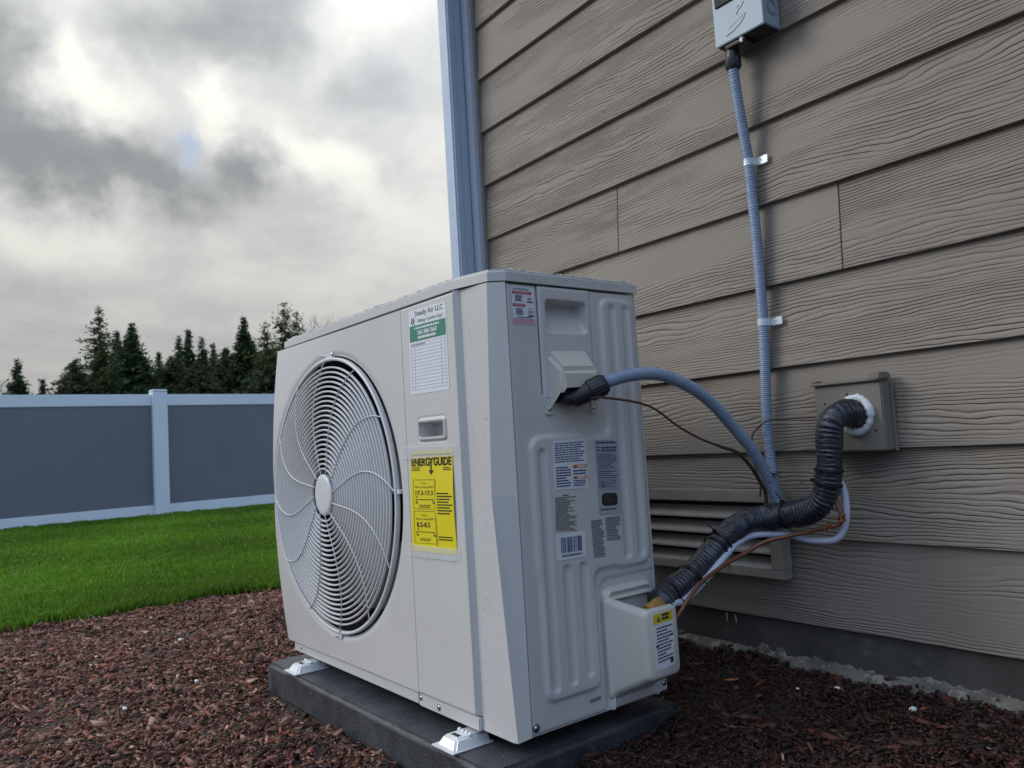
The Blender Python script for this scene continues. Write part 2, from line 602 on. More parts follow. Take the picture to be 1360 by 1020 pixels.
        if smooth:
            me.shade_smooth()
            me.set_sharp_from_angle(angle=math.radians(smooth))
        o = bpy.data.objects.new(name, me)
        if loc is not None:
            o.location = loc
        return link(o, parent)


def np_mesh(name, V, F, material, parent=None, tint=None, smooth=False):
    me = bpy.data.meshes.new(name)
    nf, k = F.shape
    me.vertices.add(len(V))
    me.vertices.foreach_set("co", np.ascontiguousarray(V, dtype=np.float32).ravel())
    me.loops.add(nf * k)
    me.loops.foreach_set("vertex_index", np.ascontiguousarray(F, dtype=np.int32).ravel())
    me.polygons.add(nf)
    me.polygons.foreach_set("loop_start", np.arange(0, nf * k, k, dtype=np.int32))
    me.update(calc_edges=True)
    me.validate()
    if tint is not None:
        at = me.attributes.new("tint", "FLOAT_COLOR", "POINT")
        at.data.foreach_set("color", np.c_[tint, np.ones(len(V))].astype(np.float32).ravel())
    me.materials.append(material)
    if smooth:
        me.shade_smooth()
    o = bpy.data.objects.new(name, me)
    return link(o, parent)


def spline(pts, step=0.01):
    """Catmull-Rom through pts, resampled evenly"""
    P = [Vector(p) for p in pts]
    P = [P[0] * 2 - P[1]] + P + [P[-1] * 2 - P[-2]]
    out = []
    for i in range(1, len(P) - 2):
        a, b, c, d = P[i - 1:i + 3]
        for k in range(24):
            t = k / 24
            out.append(0.5 * (2 * b + (c - a) * t + (2 * a - 5 * b + 4 * c - d) * t * t + (3 * b - a - 3 * c + d) * t ** 3))
    out.append(P[-2])
    res, acc = [out[0]], 0.0
    for p, q in zip(out, out[1:]):
        L = (q - p).length
        if L < 1e-9:
            continue
        pos = step - acc
        while pos <= L:
            res.append(p + (q - p) * (pos / L))
            pos += step
        acc = L - (pos - step)
    if (res[-1] - out[-1]).length > step * .3:
        res.append(out[-1])
    return res


def sstep(t):
    t = np.clip(t, 0, 1)
    return t * t * (3 - 2 * t)


class Frame:
    """flat sheet in a thing's own space: origin, right, up, outward"""

    def __init__(self, o, u, v, n):
        self.o, self.u, self.v, self.n = Vector(o), Vector(u), Vector(v), Vector(n)

    def p(self, a, b, h=0.0):
        return self.o + self.u * a + self.v * b + self.n * h


def quad_on(fr, quad, h, mb=None):
    mb = mb or MB()
    mb.poly([fr.p(a, b, h) for a, b in quad])
    return mb


def sheet(fr, quad, t, mb=None):
    """thin label with thickness t following a 4-corner outline"""
    mb = mb or MB()
    n = len(quad)
    vs = [fr.p(a, b, 0.0001) for a, b in quad] + [fr.p(a, b, t) for a, b in quad]
    fs = [tuple(range(n, 2 * n))] + [(i, (i + 1) % n, n + (i + 1) % n, n + i) for i in range(n)]
    return mb.add(vs, fs)


def bil(quad, s, t):
    """point in a quad given as bottom-left, bottom-right, top-right, top-left"""
    (a, b), (c, d), (e, f), (g, h) = quad
    x = (a * (1 - s) + c * s) * (1 - t) + (g * (1 - s) + e * s) * t
    y = (b * (1 - s) + d * s) * (1 - t) + (h * (1 - s) + f * s) * t
    return x, y


def sub(quad, s0, t0, s1, t1):
    return [bil(quad, s0, t0), bil(quad, s1, t0), bil(quad, s1, t1), bil(quad, s0, t1)]


def micro(fr, quad, h, rows, fill=.55, seed=1, mb=None, ragged=.5, wmin=.03, wmax=.13, s0=0.0, s1=1.0):
    """rows of small word marks standing for print too small to read"""
    rr = random.Random(seed)
    mb = mb or MB()
    for i in range(rows):
        t1 = 1 - i / rows
        t0 = t1 - fill / rows
        s = s0
        end = s1 - rr.random() ** 2 * ragged * (s1 - s0)
        while s < end:
            w = rr.uniform(wmin, wmax)
            e = min(s + w, end)
            if e - s > .01:
                quad_on(fr, sub(quad, s, t0, e, t1), h, mb)
            s = e + .018
    return mb


def text_on(fr, quad, h, body, mb=None, bold=0.0, shear=0.0):
    """lettering from Blender's own font stretched into quad"""
    mb = mb or MB()
    cu = bpy.data.curves.new("lettering", "FONT")
    cu.body = body
    cu.size = 1.0
    cu.shear = shear
    cu.offset = bold
    cu.resolution_u = 3
    o = bpy.data.objects.new("lettering", cu)
    COL.objects.link(o)
    dg = bpy.context.evaluated_depsgraph_get()
    me = bpy.data.meshes.new_from_object(o.evaluated_get(dg))
    vs = [v.co.copy() for v in me.vertices]
    fs = [tuple(p.vertices) for p in me.polygons]
    bpy.data.objects.remove(o)
    bpy.data.curves.remove(cu)
    bpy.data.meshes.remove(me)
    if not vs:
        return mb
    x0, x1 = min(v.x for v in vs), max(v.x for v in vs)
    y0, y1 = min(v.y for v in vs), max(v.y for v in vs)
    out = []
    for v in vs:
        a, b = bil(quad, (v.x - x0) / (x1 - x0), (v.y - y0) / (y1 - y0))
        out.append(fr.p(a, b, h))
    return mb.add(out, fs)


def ground_z(x, y):
    x, y = np.asarray(x, float), np.asarray(y, float)
    near = .305 + .110 * np.minimum(y, 0.0)
    near = np.maximum(near, .160)
    m = near * (1 - sstep((-2.2 - x) / 1.8)) + .172 * sstep((-2.2 - x) / 1.8)
    t2 = np.clip((-4 - x) / 7, 0, 1)
    return m * (1 - t2) + .115 * t2


# ------------------------------------------------------------------ ground
def axis_pts(lo, hi, c0, c1, fine, far):
    a = list(np.arange(c0, c1 + 1e-6, fine))
    s, step = c1, fine
    while s < hi:
        step *= 1.5
        s += step
        a.append(min(s, hi))
    s, step = c0, fine
    while s > lo:
        step *= 1.5
        s -= step
        a.insert(0, max(s, lo))
    return np.array(a)


gx = axis_pts(-400, 400, -12, 1.5, .12, 0)
gy = axis_pts(-400, 400, -3.0, 4.0, .12, 0)
GX, GY = np.meshgrid(gx, gy, indexing="ij")
GZ = ground_z(GX, GY)
nx, ny = GX.shape
idx = np.arange(nx * ny).reshape(nx, ny)
F = np.stack([idx[:-1, :-1], idx[1:, :-1], idx[1:, 1:], idx[:-1, 1:]], -1).reshape(-1, 4)
ground = np_mesh("ground", np.stack([GX, GY, GZ], -1).reshape(-1, 3), F, SOILM, smooth=True)
tag(ground, "bare earth under the mulch, the lawn and the field behind the fence", kind="structure")


def lawn_edge(y):
    """x of the ragged line where mulch ends and lawn begins"""
    return (-3.66 - .10 * np.cos((y + .62) * 1.9) + .05 * np.sin(y * 7.3 + 1) + .025 * np.sin(y * 19.0) - .10 * np.clip(-y - .8, 0, 1)
            - .12 * np.clip(y + .1, 0, 3))


# lawn floor sheet (4 mm above the earth)
ly = np.linspace(-6, 9, 150)
lt = np.linspace(0, 1, 60)
LY, LT = np.meshgrid(ly, lt, indexing="ij")
LX = lawn_edge(LY) + (-11.6 - lawn_edge(LY)) * LT
LZ = ground_z(LX, LY) + .012
n1, n2 = LX.shape
idx = np.arange(n1 * n2).reshape(n1, n2)
F = np.stack([idx[:-1, :-1], idx[1:, :-1], idx[1:, 1:], idx[:-1, 1:]], -1).reshape(-1, 4)
lawn = np_mesh("lawn", np.stack([LX, LY, LZ], -1).reshape(-1, 3), F, TURFM, smooth=True)
tag(lawn, "flat lawn between the mulch bed and the grey fence", kind="structure")

# grass blades
def make_grass(n):
    # pick points in the wedge in view plus a margin; nearer places get more blades
    k = int(n * 2.2)
    t = RNG.random(k) ** 1.55
    x = -3.45 - t * 7.75
    ylo, yhi = -1.75 + t * .45, .55 + t * 2.9
    y = ylo + (yhi - ylo) * RNG.random(k)
    e = lawn_edge(y) + RNG.normal(0, .018, k)
    ok = x < e
    x, y = x[ok][:n], y[ok][:n]
    n = len(x)
    dist = np.hypot(x, y + 1.45)
    tuft = np.sin(x * 9 + np.sin(y * 7) * 2) * np.sin(y * 11 + np.sin(x * 5) * 2)
    h = (.028 + .022 * RNG.random(n)) * (1 + .25 * tuft)
    w = (.0021 + .0016 * RNG.random(n)) * np.clip(dist / 3.6, 1, 3)
    a = RNG.random(n) * 2 * np.pi
    lean = RNG.normal(0, .45, n)
    la = RNG.random(n) * 2 * np.pi
    z = ground_z(x, y) + .008
    dxw, dyw = np.cos(a) * w, np.sin(a) * w
    tx, ty = x + np.cos(la) * lean * h, y + np.sin(la) * lean * h
    mx, my = x + np.cos(la) * lean * h * .35, y + np.sin(la) * lean * h * .35
    V = np.stack([np.stack([x - dxw, y - dyw, z], -1), np.stack([x + dxw, y + dyw, z], -1),
                  np.stack([mx + dxw * .8, my + dyw * .8, z + h * .6], -1), np.stack([mx - dxw * .8, my - dyw * .8, z + h * .6], -1),
                  np.stack([tx, ty, z + h * np.cos(np.clip(lean, -1, 1) * .8)], -1)], 1)
    b = np.arange(n)[:, None] * 5
    F = np.concatenate([b + np.array([0, 1, 2]), b + np.array([0, 2, 3]), b + np.array([3, 2, 4])])
    g = RNG.random(n)[:, None]
    patch = (.5 + .5 * np.sin(x * 1.9 + y * 1.1) * np.sin(y * 2.3 - x * .7))[:, None]
    c = np.array([.072, .195, .012]) * (1 - g) + np.array([.170, .310, .024]) * g
    c = c * (.72 + .5 * patch) * np.exp(RNG.normal(0, .22, (n, 1)))
    dead = RNG.random(n) < .035
    c[dead] = np.array([.30, .27, .10])
    return V.reshape(-1, 3), F, np.repeat(c, 5, 0)


V, F, T = make_grass(230000)
grass = np_mesh("grass", V, F, GRASSM, tint=T)
tag(grass, "short bright green grass of the lawn", kind="stuff")


# mulch chips
PADX0, PADX1, PADY0, PADY1 = -.948, .012, -.06, .39
AX, AY, AZ, AROT = -1.0649, -.7032, .3191, 0.018639


def make_mulch(n, seed, size, xr, yr, dark, thin=1.0):
    rg = np.random.default_rng(seed)
    x = rg.uniform(*xr, n)
    y = rg.uniform(*yr, n)
    keep = x > lawn_edge(y) - .03
    keep &= ~((y > .0) & (x > -2.12))
    ca, sa = math.cos(AROT), math.sin(AROT)
    lx, lyy = (x - AX) * ca + (y - AY) * sa, -(x - AX) * sa + (y - AY) * ca
    keep &= ~((lx > PADX0) & (lx < PADX1) & (lyy > PADY0) & (lyy < PADY1))
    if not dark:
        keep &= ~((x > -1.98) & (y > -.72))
    x, y = x[keep], y[keep]
    n = len(x)
    L = size * np.exp(rg.normal(0, .30, n))
    W = L * rg.uniform(.18, .55, n) * thin
    T = L * rg.uniform(.08, .22, n)
    bx = np.array([[-.5, -.5, -.5], [.5, -.5, -.5], [.5, .5, -.5], [-.5, .5, -.5],
                   [-.5, -.5, .5], [.5, -.5, .5], [.5, .5, .5], [-.5, .5, .5]])
    V = bx[None] * np.stack([L, W, T], -1)[:, None]
    V[:, :, 0] *= 1 + rg.normal(0, .22, (n, 8))
    V[:, :, 1] *= 1 + rg.normal(0, .30, (n, 8))
    V[:, :, 2] += (rg.normal(0, .10, (n, 8)) * L[:, None]) * .5
    yaw = rg.uniform(0, 2 * np.pi, n)
    pit, rol = rg.normal(0, .33, n), rg.normal(0, .4, n)

    def R(ax, a):
        c, s, o, z = np.cos(a), np.sin(a), np.ones(n), np.zeros(n)
        if ax == 0:
            m = [[o, z, z], [z, c, -s], [z, s, c]]
        elif ax == 1:
            m = [[c, z, s], [z, o, z], [-s, z, c]]
        else:
            m = [[c, -s, z], [s, c, z], [z, z, o]]
        return np.array(m).transpose(2, 0, 1)
    Rm = R(2, yaw) @ R(1, pit) @ R(0, rol)
    V = np.einsum("nij,nkj->nki", Rm, V)
    bumpy = .006 * np.sin(x * 23 + np.sin(y * 17)) * np.sin(y * 29 + np.sin(x * 13) * 2) + .008 * np.sin(x * 5.1 + 1) * np.sin(y * 6.3)
    V += np.stack([x, y, ground_z(x, y) + rg.uniform(.0, .011, n) + L * .10 + np.clip(bumpy, -.008, .012)], -1)[:, None]
    F0 = np.array([[4, 5, 6, 7], [0, 1, 5, 4], [1, 2, 6, 5], [2, 3, 7, 6], [3, 0, 4, 7]])
    F = (np.arange(n)[:, None, None] * 8 + F0[None]).reshape(-1, 4)
    pal = np.array([[.115, .058, .042], [.165, .085, .060], [.24, .145, .112], [.070, .036, .028], [.205, .072, .042],
                    [.42, .31, .255], [.15, .10, .085], [.27, .10, .062], [.045, .026, .022]])
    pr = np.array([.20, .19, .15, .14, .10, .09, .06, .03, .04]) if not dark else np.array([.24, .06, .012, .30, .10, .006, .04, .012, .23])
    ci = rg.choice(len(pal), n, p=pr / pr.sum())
    c = pal[ci] * np.exp(rg.normal(0, .20, (n, 1))) * (np.array([.42, .33, .30]) if dark else np.array([.92, .70, .60]))  # dark sets: shade beside unit and wall is put into the chip colours
    return V.reshape(-1, 3), F, np.repeat(c, 8, 0)


parts = [make_mulch(100000, 1, .0102, (-4.0, -1.0), (-1.75, .9), False),
         make_mulch(12000, 2, .0165, (-4.0, -1.0), (-1.75, .9), False),
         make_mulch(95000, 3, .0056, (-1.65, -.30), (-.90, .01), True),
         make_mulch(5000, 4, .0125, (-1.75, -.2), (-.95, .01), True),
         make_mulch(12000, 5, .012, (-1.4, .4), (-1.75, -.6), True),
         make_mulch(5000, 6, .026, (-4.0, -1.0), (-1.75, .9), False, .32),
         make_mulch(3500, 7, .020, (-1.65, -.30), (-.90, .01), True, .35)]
Vs, Fs, Ts, off = [], [], [], 0
for v, f, t in parts:
    Vs.append(v)
    Fs.append(f + off)
    Ts.append(t)
    off += len(v)
mulch = np_mesh("mulch", np.concatenate(Vs), np.concatenate(Fs), MULCHM, tint=np.concatenate(Ts))
tag(mulch, "reddish brown bark mulch of the planting bed", kind="stuff")

# ------------------------------------------------------------------ house
EXPO = 0.178
Z0 = 0.3956
house = thing("house", (-.3, 0.0, .2), "house wall in taupe lap siding with embossed wood grain", "house")
XL, XR = -2.0415, 2.6
SEAMS = {4: -.8284, 5: -1.4425, 0: -.05, 1: .62, 2: .05, 3: .40, 6: -.02, 7: .9, 8: -.30, 9: .3, 10: -.1, 11: .8, 12: -.9, 13: .2, 14: -.4}


def plank(x0, x1, z):
    h, lap, t = .190, .0125, .0135
    prof = [(0.0, z), (lap, z + h), (lap + t, z + h), (t, z)]
    mb = MB()
    mb.prism(prof, 0, x0, x1, bev=.0009, seg=1)
    return mb


for i in range(15):
    z = Z0 + EXPO * i
    s = SEAMS[i]
    for a, b in ((XL, s - .0011), (s + .0011, XR)):
        plank(a, b, z).build("plank", SIDING, house, world=True, smooth=30)
MB().box((XL - .09, .027, .05), (XR, 4.5, Z0 + EXPO * 15 + .05)).build("sheathing", SHEATH, house, world=True, smooth=0)
# eave
mb = MB()
mb.box((XL - .5, -.42, 3.13), (XR, 4.6, 3.16)).box((XL - .5, -.445, 3.12), (XR, -.4205, 3.30))
mb.build("eave", TRIMM, house, world=True, smooth=0)
# foundation with rough mortar residue along its foot
fx = np.arange(XL - .08, XR, .02)
mb = MB()
zz = np.linspace(.12, Z0 + .03, 14)
vs, fs = [], []
rg = np.random.default_rng(5)
for a in fx:
    for b in zz:
        vs.append((a, .012 + rg.normal(0, .0006), b))
k = len(zz)
for i in range(len(fx) - 1):
    for j in range(k - 1):
        fs.append((i * k + j, (i + 1) * k + j, (i + 1) * k + j + 1, i * k + j + 1))
mb.add(vs, fs).box((XL - .08, .0135, .12), (XR, .3, Z0 + .028))
mb.build("foundation", CONCM, house, world=True)
# residue ledge: an uneven strip of squeezed-out mortar
mb = MB()
vs, fs = [], []
lx = np.arange(-2.1, 1.6, .005)
prev = 0
for i, a in enumerate(lx):
    prev = prev * .75 + rg.normal(0, .45)
    n_ = .5 * math.sin(a * 7.0) + .3 * math.sin(a * 19 + 1) + .25 * math.sin(a * 43 + 2) + prev
    top = .322 + .0055 * n_ - .004 * (a + .8)
    for c in (-1.097, -1.055):
        top += .013 * math.exp(-((a - c) / .013) ** 4)
    out = .010 + .004 * math.sin(a * 13 + .6) + rg.normal(0, .0012)
    out = max(out, .004)
    vs += [(a, .0115, top), (a, .012 - out * .5, top - .003), (a, .012 - out, top - .012 + rg.normal(0, .001)),
           (a, .010 - out * 1.1, top - .022), (a, .004 - out * 1.3, .27)]
for i in range(len(lx) - 1):
    for j in range(4):
        fs.append((i * 5 + j, (i + 1) * 5 + j, (i + 1) * 5 + j + 1, i * 5 + j + 1))
mb.add(vs, fs)
mb.build("mortar_ledge", LEDGEM, house, world=True, smooth=60)
# second, lower smear of residue in places
mb = MB()
for x0, x1, zt in ((-1.02, -.72, .318), (-.70, -.40, .322), (-1.35, -1.12, .322)):
    vs, fs = [], []
    xs = np.arange(x0, x1, .008)
    for i, a in enumerate(xs):
        e = math.sin(math.pi * (a - x0) / (x1 - x0)) ** .5
        top = zt + .006 * e + rg.normal(0, .0006)
        vs += [(a, .0, top), (a, -.010 - .006 * e, top - .004), (a, -.014 - .008 * e, top - .016), (a, -.018 - .008 * e, .27)]
    for i in range(len(xs) - 1):
        for j in range(3):
            fs.append((i * 4 + j, (i + 1) * 4 + j, (i + 1) * 4 + j + 1, i * 4 + j + 1))
    mb.add(vs, fs)
mb.build("mortar_smear", LEDGEM, house, world=True, smooth=60)
# corner board
MB().box((-2.142, -.020, .30), (-2.0435, .02, 3.12), .002).build("corner_board", TRIMM, house, world=True)
MB().box((-2.0430, -.0035, .33), (-2.0310, .0185, 3.11), .0006, 1).build("caulk_joint", TRIMB, house, world=True)

# downspout
ds = thing("downspout", (-2.10, -.05, .20), "pale blue-grey metal downspout at the far corner of the house", "downspout")
mb = MB()
outl = []
w0, w1, d0, d1 = -2.130, -2.073, -.081, -.0215
prof = [(w0, d0), (w1, d0), (w1, d1), (w0, d1)]
mb.prism(prof, 2, .30, 3.12, bev=.006, seg=3)
mb.build("pipe", SPOUTM, ds, world=True, smooth=50)
mb = MB()
mb.box((w1 + .0002, d0 + .016, .32), (w1 + .0022, d0 + .022, 3.10)).box((w1 + .0002, d1 - .022, .32), (w1 + .0022, d1 - .016, 3.10))
mb.build("rib", SPOUTM, ds, world=True)
mb = MB()
mb.prism([(d0, .30), (d0 - .10, .235), (d0 - .10, .175), (d1, .26), (d1, .30)], 0, w0, w1, bev=.004)
mb.build("elbow", SPOUTM, ds, world=True)

# ------------------------------------------------------------------ louvred vent on the wall
vent = thing("louvered_vent", (-1.21, 0, .486), "taupe louvered vent low on the siding behind the pipes", "vent")
VX0, VX1, VZ0, VZ1, VY = -1.42, -1.000, .486, .671, -.031
mb = MB()
mb.box((VX0, VY, VZ1 - .026), (VX1, -.0005, VZ1), .002)
mb.box((VX0, VY, VZ0), (VX1, -.0005, VZ0 + .020), .002)
mb.box((VX0, VY + .0003, VZ0 + .0203), (VX0 + .030, -.0005, VZ1 - .0263), .001)
mb.box((VX1 - .030, VY + .0003, VZ0 + .0203), (VX1, -.0005, VZ1 - .0263), .001)
mb.build("frame", VENTM, vent, world=True)
MB().box((VX0 + .031, -.0028, VZ0 + .0205), (VX1 - .031, -.0006, VZ1 - .0265)).build("screen", SHEATH, vent, world=True, smooth=0)
for k in range(4):
    zt = .634 - .0355 * k
    mb = MB()
    prof = [(-.0035, zt), (-.029, zt - .022), (-.029, zt - .0265), (-.0262, zt - .0265), (-.0035, zt - .0055)]
    mb.prism(prof, 0, VX0 + .0305, VX1 - .0305, bev=.0006, seg=1)
    mb.build("louver", VENTM, vent, world=True)
for zz_ in (VZ1 - .045, VZ0 + .052):
    MB().dome((VX1 - .014, VY, zz_), (0, -1, 0), .0026, .0012, 10, 3).build("screw", VENTM, vent, world=True)

# ------------------------------------------------------------------ mounting block where the pipes enter the wall
block = thing("mounting_block", (-.824, 0, .7485), "square taupe siding mount block with the pipe hole on the wall", "mount block")
BX0, BX1, BZ0, BZ1, BY = -.894, -.7555, .7485, .8785, -.035
mb = MB()
mb.box((BX0, BY, BZ0), (BX1, -.0004, BZ1), .0025)
mb.build("face", BLOCKM, block, world=True)
mb = MB()
mb.box((BX0 - .003, BY - .007, BZ1 + .0004), (BX1 - .004, -.0006, BZ1 + .0065), .0015)
mb.build("top_flange", BLOCKM, block, world=True)
mb = MB()
mb.box((BX1 - .020, BY - .008, BZ1 + .001), (BX1 + .004, -.002, BZ1 + .016), .003)
mb.build("flange_end", BLOCKM, block, world=True)
mb = MB()
mb.box((BX0 - .002, BY - .004, BZ1 + .0068), (BX0 + .010, -.016, BZ1 + .011), .0015)
mb.build("flange_end", BLOCKM, block, world=True)
MB().box((BX1 + .0003, -.005, BZ0 - .002), (BX1 + .006, -.0004, BZ1 + .001), .001).build("side_flange", BLOCKM, block, world=True)
mb = MB()
for a, b in ((BX0 + .022, BZ0 + .095), (BX0 + .070, BZ0 + .110), (BX1 - .018, BZ0 + .038)):
    MB().dome((a, BY, b), (0, -1, 0), .0026, .0008, 10, 3).build("nail_head", FITM, block, world=True)
seal = thing("foam_seal", (-.808, BY, .8175), "white expanding foam ring sealing the insulated pipes into the wall block", "foam")
mb = MB()
vs, fs = [], []
rg = np.random.default_rng(3)
SG, RS = 40, 8
lump = [1 + .13 * math.sin(3 * a * 2 * math.pi / SG + .5) + .10 * math.sin(7 * a * 2 * math.pi / SG) + rg.normal(0, .09) for a in range(SG)]
for i in range(SG):
    a = 2 * math.pi * i / SG
    for k in range(RS):
        b = 2 * math.pi * k / RS
        rr = .0305 + .0075 * lump[i] * math.cos(b)
        vs.append((-.8065 + rr * .92 * math.cos(a), BY - .003 - .011 * lump[i] * math.sin(b), .8175 + rr * 1.06 * math.sin(a)))
for i in range(SG):
    for k in range(RS):
        i2, k2 = (i + 1) % SG, (k + 1) % RS
        fs.append((i * RS + k, i * RS + k2, i2 * RS + k2, i2 * RS + k))
mb.add(vs, fs)
mb.build("ring", CAULKM, seal, world=True, smooth=80)

# ------------------------------------------------------------------ disconnect box
ebox = thing("electrical_box", (-.975, 0, 1.639), "grey-blue electrical disconnect box high on the siding", "electrical box")
EX0, EX1, EZ0, EZ1, EY = -1.040, -.915, 1.640, 1.86, -.062
mb = MB()
mb.box((EX0 + .002, EY + .006, EZ0 + .001), (EX1 - .0012, -.001, EZ1 - .002), .002)
mb.build("body", BOXM, ebox, world=True)
mb = MB()
mb.box((EX0, EY, EZ0 - .001), (EX1, EY + .0055, EZ1), .0018)
mb.build("cover", BOXM, ebox, world=True)
fr = Frame((EX0, EY, EZ0), (1, 0, 0), (0, 0, 1), (0, -1, 0))
# embossed flame-like tick and strokes on the cover
mb = MB()
for pts, r in (([(.030, .013), (.050, .017), (.070, .026), (.079, .034), (.083, .042)], .0010),
               ([(.060, .048), (.066, .056), (.074, .060), (.081, .068)], .0010),
               ([(.063, .062), (.068, .066)], .0008)):
    mb.tube([fr.p(a, b, .0002) for a, b in pts], r, 6)
for q in range(7):
    a = .040 + q * .0055
    b = .0235 + q * .0022
    mb.tube([fr.p(a, b, .0002), fr.p(a + .002, b + .006, .0002)], .0006, 5)
mb.build("embossed_mark", mat("box_emboss", (.30, .37, .43), .5, vary=.05), ebox, world=True)
mb = MB()
mb.box((EX0 + .008, EY - .0035, EZ0 + .084), (EX0 + .058, EY - .0002, EZ0 + .17), .004)
mb.build("handle_plate", mat("dark_green_plate", (.022, .034, .028), .75), ebox, world=True)
mb = MB()
mb.ring((EX1 - .0008, -.030, EZ0 + .043), (1, 0, 0), .0165, .0011, 32, 6)
mb.ring((EX1 - .0008, -.030, EZ0 + .043), (1, 0, 0), .0115, .0009, 32, 6)
mb.build("knockout", mat("box_knockout", (.22, .28, .34), .5, vary=.05), ebox, world=True)
MB().box((EX0 + .060, EY + .004, EZ0 - .012), (EX0 + .0665, EY + .009, EZ0 + .0005), .0008).build("latch", WHITEP, ebox, world=True)
MB().box((EX0 + .004, EY + .0062, EZ0 - .0022), (EX1 - .004, -.004, EZ0 + .0006), .0008).build("underside_shade", FITM, ebox, world=True)  # black sheet added so the bottom of the box looks deep in shade
MB().box((EX0 + .020, EY + .0060, EZ0 - .009), (EX0 + .072, -.014, EZ0 + .0006), .002).build("hub_boss", FITM, ebox, world=True)

# ------------------------------------------------------------------ conduit: box -> down the wall -> up and over to the unit
COND_B = [(-1.016, -.036, 1.625), (-1.017, -.036, 1.58), (-1.016, -.030, 1.508), (-1.014, -.020, 1.425), (-1.014, -.0145, 1.384), (-1.012, -.0145, 1.308),
          (-1.010, -.0145, 1.19), (-1.011, -.0135, 1.075), (-1.012, -.0135, 1.026), (-1.015, -.0145, .945), (-1.020, -.016, .849),
          (-1.019, -.020, .768), (-1.010, -.026, .705), (-1.003, -.030, .655)]
COND_A = [(-1.037, -.538, .8785), (-1.026, -.53, .881), (-1.007, -.49, .901), (-.992, -.44, .912), (-.984, -.375, .912), (-.979, -.31, .891),
          (-.978, -.25, .86), (-.982, -.185, .812), (-.980, -.13, .76), (-.983, -.085, .705), (-.982, -.062, .658)]
LOW = [(-.994, -.036, .622), (-.985, -.045, .607), (-.979, -.056, .624)]
cond = thing("electrical_conduit", (-1.0, -.03, .61), "blue-grey flexible conduit running from the wall box down and over to the unit", "conduit")
path = spline(COND_B + LOW + COND_A[::-1], .0016)
rads = [.0112 + .0007 * math.sin(i * .0016 / .0042 * 2 * math.pi) for i in range(len(path))]
MB().tube(path, rads, 16).build("conduit_body", CONDM, cond, world=True, smooth=60)


def gland(a, b, r, name="connector"):
    a, b = Vector(a), Vector(b)
    d = (b - a)
    mb = MB()
    pts = [a, a + d * .08, a + d * .5, a + d * .52, a + d * .9, b]
    rr = [r * .9, r * 1.0, r * 1.05, r * 1.22, r * 1.18, r * .95]
    mb.tube(pts, rr, 20)
    # finger ribs round the nut
    ax = d.normalized()
    u = ax.cross(Vector((0, 0, 1)) if abs(ax.z) < .9 else Vector((1, 0, 0))).normalized()
    w = ax.cross(u)
    for k in range(10):
        t = 2 * math.pi * k / 10
        o = (u * math.cos(t) + w * math.sin(t)) * r * 1.16
        mb.tube([a + d * .55 + o, a + d * .88 + o], r * .10, 5)
    return mb.build(name, FITM, cond, world=True, smooth=40)


gland((-1.0158, -.036, 1.640), (-1.0168, -.036, 1.588), .0145)
gland(path[-1] + Vector((-.004, -.006, -.006)), path[-1] + Vector((.031, .045, .021)), .0165)
# elbow body under the hood
mb = MB()
e0 = path[-1]
mb.tube(spline([e0 + Vector((.002, -.002, 0)), e0 + Vector((-.008, -.010, -.003)), e0 + Vector((-.015, -.013, .004)), e0 + Vector((-.019, -.013, .016))], .003), .0140, 18)
mb.build("elbow", FITM, cond, world=True, smooth=60)


def strap(x, z, label):
    s = thing("conduit_strap", (x, 0, z), label, "pipe strap", "metal straps holding the conduit")
    mb = MB()
    ang = [math.pi * k / 12 for k in range(13)]
    pr = [(math.cos(t) * .0122, -math.sin(t) * .0145 - .0115) for t in ang]
    inn = [(math.cos(t) * .0110, -math.sin(t) * .0133 - .0115) for t in ang]
    for (q0, q1), (p0, p1) in zip(zip(pr, pr[1:]), zip(inn, inn[1:])):
        vs = []
        for zz_ in (z - .0075, z + .0075):
            vs += [(x + q0[0], q0[1], zz_), (x + q1[0], q1[1], zz_), (x + p1[0], p1[1], zz_), (x + p0[0], p0[1], zz_)]
        mb.add(vs, [(0, 1, 2, 3), (7, 6, 5, 4), (0, 4, 5, 1), (2, 6, 7, 3), (0, 3, 7, 4), (1, 5, 6, 2)])
    mb.box((x + .0108, -.0125, z - .0075), (x + .0122, -.0012, z + .0075))
    mb.build("saddle", STRAPM, s, world=True, smooth=40)
    mb = MB()
    mb.box((x + .0118, -.0030, z - .0090), (x + .040, -.0006, z + .0090), .0012)
    mb.build("tab", STRAPM, s, world=True)
    MB().dome((x + .024, -.0026, z + .001), (0, -1, 0), .0026, .0016, 10, 3).build("screw", SCREWM, s, world=True)


strap(-1.014, 1.382, "shiny metal strap, upper of the two on the wall conduit")
strap(-1.012, 1.029, "shiny metal strap, lower of the two on the wall conduit")

# ------------------------------------------------------------------ insulated line set
LINE = [(-.806, .02, .8175), (-.8065, -.030, .8178), (-.811, -.075, .822), (-.818, -.100, .811), (-.824, -.105, .787), (-.830, -.105, .738), (-.838, -.105, .689),
        (-.855, -.107, .656), (-.892, -.110, .637), (-.951, -.113, .628), (-.998, -.135, .620), (-1.015, -.175, .601), (-1.020, -.230, .569),
        (-1.023, -.290, .534), (-1.023, -.345, .512), (-1.014, -.392, .498)]
line = thing("insulated_pipes", (-.95, -.12, .62), "thick black ribbed insulated refrigerant pipes bending from the wall to the unit", "insulated pipe")
lp = spline(LINE, .0011)
rg = np.random.default_rng(11)
rad, ph = [], 0.0
wav = rg.normal(0, 1, len(lp))
kern = np.ones(9) / 9
wav = np.convolve(wav, kern, "same")
segs = 32
ang = np.arange(segs) / segs * 2 * np.pi
steps = [.60, .69, .755, .81]          # tape joints near the unit (share of the length)
tot = len(lp)
